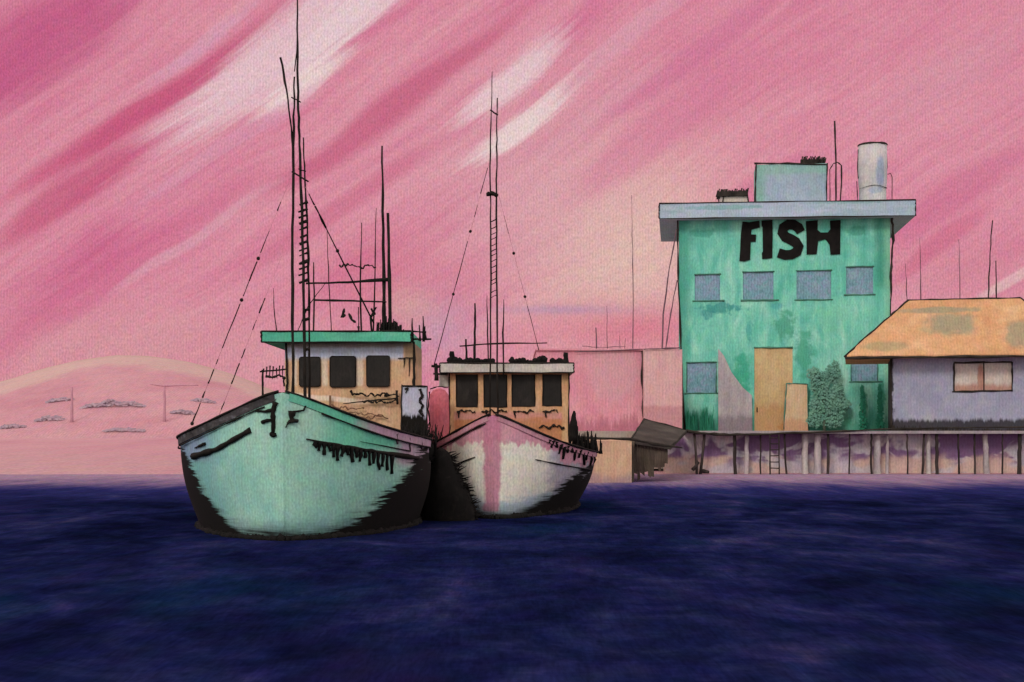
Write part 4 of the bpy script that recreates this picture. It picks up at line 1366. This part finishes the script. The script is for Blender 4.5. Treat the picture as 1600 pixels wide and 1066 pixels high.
# small vent unit
vu = thing('roof_vent', 'low roof vent with dark slatted lid left of the plant room', 'vent', (XP(1145, Yt), Yt, roof_z))
M['cream'] = paint('cream enamel', [(0.3, '#B3A79C'), (0.7, '#C8BBAE')], (2, 2, 2), 67)
MB().box(XP(1124, Yt), XP(1168, Yt), Yt, Yt + .8, roof_z, ZP(309, Yt)).build('base', M['cream'], vu)
mb = MB()
for i in range(20):
    px = 1118 + i * 2.5
    line(mb, [(px, 309), (px + 3, 298 + U_(-2, 2))], Yt - .1 + U_(0, .2), .04, sub=2, rwob=.3)
mb.box(XP(1119, Yt), XP(1168, Yt), Yt - .15, Yt + .9, ZP(309, Yt) + .005, ZP(301, Yt))
mb.build('slatted_lid', M['ink_far'], vu)
mb = MB()
for px in (1121, 1130, 1168): one('leg', [(px, 308), (px + U_(-2, 2), 317)], Yt - .05, .035, vu, 'ink_far', sub=2, rwob=.4)
# water tank
M['tank'] = paint('galvanised tank', [(0.25, '#B0ADB2'), (0.5, '#C0BBBB'), (0.75, '#C9C3BE')], (2, 2, .7), 67,
                  layers=(blob(.32, 1.75, .34, 1.1, '#8C9BB6', .8, 1.6, amp=.4, seed=5), blob(.05, .75, .5, .25, '#93A0B8', .6, 2, amp=.4)))  # the blue patch on the right is shade painted into the tank
tx = XP(1360, Yt + .6)
tkz = roof_z
ty = Yt + .6
tk = thing('water_tank', 'pale round water tank with an open top on the teal building', 'tank', (tx, ty, tkz))
r_ = PX(22, ty)
H_ = ZP(234, ty) - tkz
MB().lathe((tx, ty, tkz), [(r_ * .98, 0), (r_ * .95, .55), (r_ * .96, .95), (r_ * 1.0, 1.25), (r_ * 1.02, H_ * .6), (r_ * 1.0, H_), (r_ * .9, H_), (r_ * .88, H_ - .5), (0.02, H_ - .55)], 28, cap=False).build('drum', M['tank'], tk)
mb = MB()
pts = [(tx + r_ * 1.01 * math.cos(a), ty + r_ * 1.01 * math.sin(a), tkz + H_) for a in [2 * math.pi * i / 24 for i in range(25)]]
mb.tube(pts, .045, rwob=.3, n=6); mb.build('rim', M['ink_far'], tk)
mb = MB()
pts = [(tx + r_ * 1.02 * math.cos(a), ty + r_ * 1.02 * math.sin(a), tkz + .95 + .05 * math.sin(3 * a)) for a in [math.pi * (1.1 + .8 * i / 12) for i in range(13)]]
mb.tube(pts, [.006 + .02 * (i / 12) for i in range(13)], rwob=.3, n=5); mb.build('hoop', M['ink_far'], tk)
mb = MB()
for pts in ([(1338, 240), (1337, 270), (1338, 285)], [(1336, 289), (1337, 318)], [(1382, 240), (1383, 268), (1380, 292), (1379, 318)]):
    one('edge_strip', pts, ty - .1, .028, tk, 'ink_far', rwob=.5)
mb = MB(); line(mb, [(1383, 279), (1388, 278), (1390, 284), (1390, 318)], ty, [.02, .026, .026, .024], sub=3); mb.build('outlet_pipe', M['ink_far'], tk)

# lettering
def zoom(pts): return [(1000 + a * .2875, 184 + b * .2875) for a, b in pts]
LT = {
 'F': [(562, 570), (600, 574), (655, 566), (657, 604), (612, 614), (609, 640), (637, 642), (634, 680), (607, 680), (604, 776), (575, 786), (545, 783), (549, 730), (553, 640)],
 'I': [(666, 567), (726, 563), (727, 640), (725, 769), (698, 773), (670, 774), (668, 742), (674, 733), (672, 600), (667, 598)],
 'H': [(908, 574), (972, 569), (971, 622), (988, 636), (1026, 636), (1040, 618), (1038, 573), (1095, 570), (1094, 660), (1093, 754), (1041, 756), (1035, 702), (1014, 672), (974, 682), (966, 752), (912, 753), (911, 660)],
}
def s_outline():
    path = [(880, 632), (868, 608), (842, 592), (812, 590), (786, 606), (780, 632), (796, 656), (826, 670), (852, 686), (868, 710), (858, 738), (830, 752), (796, 754), (758, 742)]
    wd = [24, 27, 27, 27, 28, 28, 28, 28, 28, 28, 28, 26, 26, 25]
    up, dn = [], []
    for i, p in enumerate(path):
        a, b = path[max(i - 1, 0)], path[min(i + 1, len(path) - 1)]
        dx, dy = b[0] - a[0], b[1] - a[1]
        L_ = math.hypot(dx, dy)
        nx, ny = -dy / L_, dx / L_
        up.append((p[0] + nx * wd[i], p[1] + ny * wd[i])); dn.append((p[0] - nx * wd[i], p[1] - ny * wd[i]))
    return path, up, dn
M['letter'] = paint('black sign paint', [(0.3, '#0C0A0A'), (0.7, '#1B1817')], (3, 3, 3), 67, grain=.03)
YLt = YF - .07
sg = thing('fish_sign', 'hand cut black letters reading FISH under the roof slab', 'sign', (XP(1236, YLt), YLt, ZP(405, YLt)))
for ch in 'FI':
    MB().prism([(XP(a, YLt), ZP(b, YLt)) for a, b in zoom(LT[ch])], YLt, YLt + .06).build('letter', M['letter'], sg)
path, up, dn = s_outline()
mb = MB()
up, dn = zoom(up), zoom(dn)
for i in range(len(up) - 1):
    q4 = [up[i], up[i + 1], dn[i + 1], dn[i]]
    mb.quad(*[(XP(a, YLt), YLt, ZP(b, YLt)) for a, b in q4])
    mb.quad(*[(XP(a, YLt), YLt + .06, ZP(b, YLt)) for a, b in q4[::-1]])
    for p, q in ((up[i], up[i + 1]), (dn[i + 1], dn[i])):
        mb.quad((XP(p[0], YLt), YLt, ZP(p[1], YLt)), (XP(p[0], YLt), YLt + .06, ZP(p[1], YLt)), (XP(q[0], YLt), YLt + .06, ZP(q[1], YLt)), (XP(q[0], YLt), YLt, ZP(q[1], YLt)))
mb.build('letter', M['letter'], sg, recalc=False)
MB().prism([(XP(a, YLt), ZP(b, YLt)) for a, b in zoom(LT['H'])], YLt, YLt + .06).build('letter', M['letter'], sg)

# things in front of the teal wall
Yw = YF - .5
M['crate'] = paint('pale orange boards', [(0.25, '#C5A482'), (0.5, '#CDB090'), (0.75, '#D3BA9C')], (3, 3, .8), 67, layers=(zband(.6, '#C08E70', above=False, amp=.6, soft=.2, st=.7),))
cr = thing('tall_crate', 'tall pale orange crate leaning on the right of the ochre door', 'crate', (XP(1248, Yw), Yw, 1.992))
MB().prism([(XP(1228, Yw), 1.993), (XP(1266, Yw), 1.993), (XP(1265, Yw), ZP(601, Yw)), (XP(1231, Yw), ZP(600, Yw))], Yw, Yw + .42).build('body', M['crate'], cr)
mb = MB(); line(mb, [(1228, 671), (1230, 630), (1232, 600), (1250, 600), (1265, 601), (1266, 671)], Yw - .02, [.035, .035, .03, .03, .03, .022], rwob=.5, wob=.012); mb.build('edging', M['lintel'], cr)
M['tarp'] = paint('mauve grey sheet', [(0.25, '#9C9298'), (0.5, '#ABA2A6'), (0.75, '#B7AEAF')], (2.5, 2.5, .5), 67, layers=(zband(.8, '#7A6B76', above=False, amp=.9, soft=.2, st=.7),))
tp = MB().prism([(XP(1125, Yw), 1.993), (XP(1179, Yw), 1.993), (XP(1178, Yw), ZP(618, Yw)), (XP(1164, Yw), ZP(606, Yw)), (XP(1146, Yw), ZP(582, Yw)), (XP(1134, Yw), ZP(556, Yw)), (XP(1125, Yw), ZP(545, Yw))], Yw + .2, Yw + .34)
tp_o = tag(tp.build('leaning_sheet', M['tarp'], org=(XP(1150, Yw), Yw, 1.993)), 'mauve grey sheet leaning on the teal wall left of the door', 'sheet')

def leaves(mb, c, rx, ry, rz, n, size, shape=1.0):
    for i in range(n):
        while True:
            p = Vector((U_(-1, 1), U_(-1, 1), U_(-1, 1)))
            if p.length < 1: break
        p = Vector((c[0] + p.x * rx, c[1] + p.y * ry, c[2] + p.z * rz))
        a = U_(0, 6.3); r = size * U_(.6, 1.3)
        d1 = Vector((math.cos(a), U_(-.22, .22), math.sin(a))) * r
        d2 = Vector((-math.sin(a), U_(-.22, .22), math.cos(a))) * r * .6
        mb.quad(p - d1, p - d2, p + d1, p + d2)
M['leaf'] = paint('grey green leaves', [(0.25, '#5F9080'), (0.5, '#6D9C8B'), (0.75, '#7FAC9A')], (1.5, 1.5, 1.5), 67)
M['leaf2'] = paint('deep teal leaves', [(0.25, '#2B7A62'), (0.5, '#348A6E'), (0.75, '#47987B')], (1.5, 1.5, 1.5), 67)
M['stem'] = paint('grey stem', [(0.3, '#4C5A50'), (0.7, '#5F6A5E')], (3, 3, 1), 67)
Ys = YF - .7
sb = thing('shrub', 'tall grey green shrub beside the orange crate', 'shrub', (XP(1292, Ys), Ys, 1.992))
mb = MB()
for px, py, rx, rz, n in ((1285, 600, 16, 20, 190), (1305, 585, 13, 15, 120), (1275, 585, 11, 10, 80), (1312, 612, 11, 14, 90), (1290, 632, 22, 22, 260), (1318, 634, 14, 13, 120), (1278, 655, 14, 14, 110), (1305, 656, 18, 13, 120), (1309, 572, 6, 8, 36), (1327, 632, 7, 7, 30)):
    c = W(px, py, Ys)
    leaves(mb, c, PX(rx, Ys), .35, PX(rz, Ys), int(n * 2.6), .075)
mb.build('crown', M['leaf'], sb, recalc=False)
mb = MB()
mb.tube([(XP(1292, Ys), Ys, 1.99), (XP(1291, Ys), Ys, 2.9), (XP(1288, Ys), Ys, 4.2)], [.09, .06, .02], sub=3)
mb.tube([(XP(1291, Ys), Ys, 2.6), (XP(1308, Ys), Ys, 4.0)], [.04, .015], sub=3)
mb.build('stem', M['stem'], sb)
def bladed(px, w, hpx, n, lab, Y, mat, name='grass_tuft', grp='tufts along the teal wall', seedr=.05):
    mb = MB()
    for i in range(n):
        x = XP(px + U_(-w, w), Y); h = PX(hpx, Y) * U_(.35, 1)
        y = Y + U_(-.15, .15); b = U_(.03, .07); ln = U_(-.12, .12)
        mb.quad((x - b, y, 1.99), (x + b, y, 1.99), (x + b * .8 + ln * .5, y + .03, 1.99 + h * .6), (x + ln, y + U_(-.1, .1), 1.99 + h), (x - b * .8 + ln * .5, y - .03, 1.99 + h * .6))
    tag(mb.build(name, mat, org=(XP(px, Y), Y, 1.99), recalc=False), lab, 'grass', grp)
bladed(1083, 9, 38, 34, 'deep teal grass tuft at the left corner of the teal wall', YF - .35, M['leaf2'])
bladed(1106, 10, 44, 40, 'deep teal grass tuft between the wall corner and the mauve sheet', YF - .35, M['leaf2'])
for px, h_, lab in ((1350, 62, 'narrow teal shrub under the right ground floor window'), (1377, 66, 'narrow teal shrub against the lilac house')):
    c = W(px, 673, YF - .4)
    t_ = thing('narrow_shrub', lab, 'shrub', (c.x, c.y, 1.992), 'narrow shrubs by the teal wall')
    mb = MB()
    for i in range(9):
        u = i / 8
        leaves(mb, (c.x + U_(-.04, .04), c.y, 2.05 + PX(h_, c.y) * u), .24 * (1 - u * .75), .2 * (1 - u * .6), .2, 30, .09)
    mb.build('crown', M['leaf2'], t_, recalc=False)
    MB().tube([(c.x, c.y, 1.99), (c.x, c.y, 3.2)], [.04, .015]).build('stem', M['stem'], t_)

# poles leaning on the left corner
for pts, r, lab in (([(1057, 358), (1046, 420), (1036, 490), (1030, 672)], [.03, .035, .04, .04], 'longer thin pole leaning on the left corner of the teal building'),
                    ([(1058, 438), (1048, 490), (1040, 545), (1037, 672)], [.03, .045, .04, .03], 'shorter thin pole leaning on the left corner of the teal building')):
    mb = MB(); line(mb, pts, YF - .3, r, wob=.02, rwob=.35)
    tag(mb.build('leaning_pole', M['grey_rod'], org=W(pts[-1][0], 672, YF - .3)), lab, 'pole', 'poles leaning on the teal building')

# ------------------------------------------------------------------ pink sheds
YS = 69.0
def shed_tones(t, col, x, y, z):
    col = t.mix(t.mul(t.step(t.add(x, rag(t, x, y, z, 1.5, 1, .4, 1.2, 3)), 2.0, 1.6), .0), col, '#CF8C9A')
    return col
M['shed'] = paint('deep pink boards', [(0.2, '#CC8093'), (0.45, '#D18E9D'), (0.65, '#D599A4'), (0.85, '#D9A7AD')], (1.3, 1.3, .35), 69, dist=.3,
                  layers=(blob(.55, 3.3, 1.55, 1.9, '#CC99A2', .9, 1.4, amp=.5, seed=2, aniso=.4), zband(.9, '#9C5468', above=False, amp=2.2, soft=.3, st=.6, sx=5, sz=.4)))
s0, s1 = XP(838, YS), XP(1004, YS)
sh = thing('boat_shed', 'larger pink flat roofed shed with a ragged dark foot behind the pink boat', 'shed', (XP(945, YS), YS, 1.6))
MB().box(s0, s1, YS, YS + 7, 1.2, ZP(548, YS)).build('wall', M['shed'], sh)
MB().box(s0 - .05, s1 - .01, YS - .12, YS + 7.1, ZP(548, YS) + .004, ZP(545, YS)).build('roof', M['shed'], sh)
mb = MB(); line(mb, [(1003, 548), (1004, 600), (1004, 620), (1005, 655)], YS - .06, [.03, .07, .03, .05], rwob=.5, wob=.02); mb.build('corner_post', M['ink_far'], sh)
mb = MB(); line(mb, [(898, 550), (940, 548), (1000, 546), (1062, 544)], YS - .15, [.018, .02, .022, .03], rwob=.3, wob=.02); line(mb, [(910, 541), (940, 543), (978, 541)], YS + 1, .018, rwob=.3, wob=.02); mb.build('roof_rail', M['grey_rod'], sh)
for pts, r in (([(931, 512), (932, 545)], [.03, .04]), ([(948, 478), (949, 545)], [.012, .02]), ([(968, 525), (969, 545)], [.012, .016]), ([(977, 528), (976, 545)], [.01, .016])):
    mb = MB(); line(mb, pts, YS + .8, r, wob=.015); mb.build('antenna', M['grey_rod'], sh)
M['annex'] = paint('pale pink boards', [(0.25, '#C9979B'), (0.5, '#D0A3A4'), (0.75, '#D6B0AE')], (1.3, 1.3, .5), 68.5, layers=(zband(1.2, '#B47B84', above=False, amp=.5, soft=.1, st=.7),))
ax_ = thing('shed_annex', 'narrow pale pink annex squeezed between the larger pink shed and the teal building', 'shed', (XP(1034, 68.4), 68.4, 1.98))
MB().box(XP(1006, 68.4), XP(1066, 68.4), 68.4, 74, 1.5, ZP(546, 68.4)).build('wall', M['annex'], ax_)
mb = MB(); line(mb, [(1006, 546), (1034, 545), (1064, 543)], 68.3, .03, rwob=.3, wob=.02); mb.build('roof_edging', M['grey_rod'], ax_)

# ------------------------------------------------------------------ the lilac house
YH = 68.6
hx0, hx1 = XP(1391.5, YH), XP(1655, YH)
hs_ = thing('lilac_house', 'low lilac house with an orange hipped roof at the right end of the pier', 'house', ((hx0 + hx1) / 2, YH, 1.992))
glx = lambda px: XP(px, YH) - hs_.location.x
glz = lambda py: ZP(py, YH) - 1.992
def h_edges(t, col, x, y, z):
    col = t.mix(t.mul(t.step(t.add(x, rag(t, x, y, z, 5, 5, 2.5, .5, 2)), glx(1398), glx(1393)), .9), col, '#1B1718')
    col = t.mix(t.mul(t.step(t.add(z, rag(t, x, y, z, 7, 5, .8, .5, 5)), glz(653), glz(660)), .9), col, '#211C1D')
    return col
M['lilac'] = paint('lilac grey render', [(0.25, '#8C8CA4'), (0.5, '#9A99AE'), (0.75, '#A7A5B2')], (1.2, 1.2, 1.0), 67, layers=(h_edges,))
wH = (1492, 1582, 568, 613)
opH = [(XP(wH[0], YH), XP(wH[1], YH), ZP(wH[3], YH), ZP(wH[2], YH))]
house_box(MB(), hx0, hx1, 1.993, ZP(552, YH), YH, 5.0, opH, .1).build('wall', M['lilac'], hs_, recalc=False)
M['curtain'] = paint('cream curtain', [(0.25, '#C3B4AC'), (0.7, '#CFC2B8')], (2, 2, 2), 67,
                     layers=(zband(glz(602), '#B08274', above=False, amp=.4, soft=.15, st=.9), blob(glx(1534), glz(590), .22, .8, '#AE7E6E', .9, 2, amp=.4)))
a, b, c, d = opH[0]
w_ = MB().box(a - .01, b + .01, YH + .06, YH + .12, c - .01, d + .01).build('window', M['curtain'], hs_)
mb = MB(); y_ = YH - .02
for p, q in (((a, c), (a, d)), ((a, d), (b, d)), ((b, d), (b, c)), ((a - .1, c), (b, c + .05))):
    mb.tube([(p[0], y_, p[1]), (q[0], y_, q[1])], .04, sub=6, wob=.015, rwob=.4)
mb.build('frame', M['ink_far'], w_)
mb = MB(); mb.tube([((a + b) / 2 + .05, y_ + .06, c), ((a + b) / 2 + .04, y_ + .06, d)], .025, sub=4, wob=.01, rwob=.3); mb.build('mullion', M['ink_far'], w_)
YE = YH - 1.0
e0, e1 = W(1326, 555, YE), W(1710, 551, YE)
Yr_ = YE + 3.1
g0, g1 = W(1404, 470, Yr_), W(1580, 470, Yr_)
zr = g0.z; g1.z = zr; e1.z = e0.z
bk0, bk1 = Vector((e0.x, YE + 6.6, e0.z)), Vector((e1.x, YE + 6.6, e0.z))
g1.x = e1.x - (g0.x - e0.x)
g1.x = XP(1579, Yr_)
M['roofH'] = paint('orange roof with moss', [(0.25, '#B98660'), (0.5, '#C5956E'), (0.75, '#CDA37E')], (.8, .8, 1.2), 67,
                   layers=(blob(glx(1490), 5.2, 1.7, .75, '#8C8870', .85, 1.0, amp=.6, seed=3), blob(glx(1380), 4.05, 1.4, .32, '#9A8C6A', .7, 1.2, amp=.5, seed=8),
                           blob(glx(1600), 4.6, 1.0, 1.0, '#8C846E', .8, 1.0, amp=.5, seed=14), blob(glx(1470), 5.9, 2.6, .22, '#8C8670', .8, 1.5, amp=.5, seed=21)))
mb = MB(); th_ = Vector((0, 0, -.12))
mb.quad(e0, e1, g1, g0); mb.quad(e0, g0, bk0); mb.quad(e1, bk1, g1); mb.quad(g0, g1, bk1, bk0)
mb.quad(e0 + th_, bk0 + th_, bk1 + th_, e1 + th_); mb.quad(e0, e0 + th_, e1 + th_, e1); mb.quad(e0, bk0, bk0 + th_, e0 + th_); mb.quad(e1, e1 + th_, bk1 + th_, bk1); mb.quad(bk0, bk1, bk1 + th_, bk0 + th_)
rf = mb.build('roof', M['roofH'], hs_)
mb = MB()
mb.tube([e0 + th_ * .5, e0.lerp(g0, .3), e0.lerp(g0, .7), g0], [.07, .045, .05, .045], sub=5, wob=.025, rwob=.4)
mb.tube([g0, g1], [.045, .04], sub=10, wob=.02, rwob=.4); mb.tube([g1, e1], [.055, .045], sub=8, wob=.02, rwob=.4)
mb.tube([e0 + th_, e1 + th_], [.07, .05], sub=16, wob=.015, rwob=.4)
mb.build('roof_edging', M['ink_far'], rf)
mb = MB(); mb.tube([(hx0 + .03, YH - .03, 1.995), (hx0 + .03, YH - .03, ZP(556, YH))], .05, sub=8, wob=.03, rwob=.5); mb.build('corner_post', M['ink_far'], hs_)
for pts, r, lab in (([(1536, 350), (1532, 400), (1529, 474)], [.03, .035, .035], 'taller black pole on the ridge of the orange roof'), ([(1541, 412), (1542, 474)], [.025, .045], 'shorter black pole on the ridge of the orange roof')):
    mb = MB(); line(mb, pts, Yr_, r, wob=.02, rwob=.3)
    tag(mb.build('roof_pole', M['ink_far'], org=W(pts[-1][0], 470, Yr_)), lab, 'pole', 'poles on the orange roof')
mb = MB()
for i in range(150):
    px = 1394 + (R() ** 1.6) * 210
    h_ = PX(U_(4, 11) * (1 - .5 * (px - 1394) / 210), YH)
    x = XP(px, YH - .12); b_ = U_(.02, .05)
    mb.quad((x - b_, YH - .12, 1.99), (x + b_, YH - .12, 1.99), (x + U_(-.08, .08), YH - .12 + U_(-.05, .03), 1.99 + h_))
tag(mb.build('weeds', M['ink_far'], org=(XP(1500, YH), YH, 1.99), recalc=False), 'dark weeds along the foot of the lilac house wall', 'weeds', kind='stuff')

# ------------------------------------------------------------------ far masts behind the buildings
for px, y0, y1, Y, lab in ((988, 305, 560, 84, 'thin grey mast rising behind the pink shed'),
                           (1416, 412, 520, 82, 'shortest grey mast nearest the teal building, behind the orange roof'),
                           (1438, 372, 520, 82, 'thin grey mast over the left slope of the orange roof'),
                           (1499, 374, 520, 82, 'thin grey mast over the middle of the orange roof')):
    base = W(px, y1, Y); base.z = 1.98
    mb = MB(); mb.tube([base, W(px + 1, (y0 + y1) / 2, Y), W(px - 1, y0, Y)], [.026, .026, .014], sub=6, wob=.02, rwob=.3)
    tag(mb.build('distant_mast', M['grey_rod'], org=base), lab, 'mast', 'masts behind the buildings')

# ------------------------------------------------------------------ the teal building stands a little turned on the pier
def turn(objs, pivot, ang, sx):
    ca, sa = math.cos(ang), math.sin(ang)
    for o in objs:
        d = Vector(o.location) - pivot
        dx = d.x * sx
        o.location = (pivot.x + dx * ca - d.y * sa, pivot.y + dx * sa + d.y * ca, o.location.z)
        o.rotation_euler.z = ang
        o.scale.x = sx


roots = [o for o in C.objects if o.parent is None]
turn([o for o in roots if o in (fb, sg, vu, tk, cr, sb, an_o, tp_o) or o.name.split('.')[0] in ('grass_tuft', 'narrow_shrub')],
     Vector((fx0, YF, 0)), RAD(-6.6), .976)
turn([o for o in roots if o is hs_ or o.name.split('.')[0] in ('weeds', 'roof_pole')], Vector((hx0, YH, 0)), RAD(-13.5), .945)
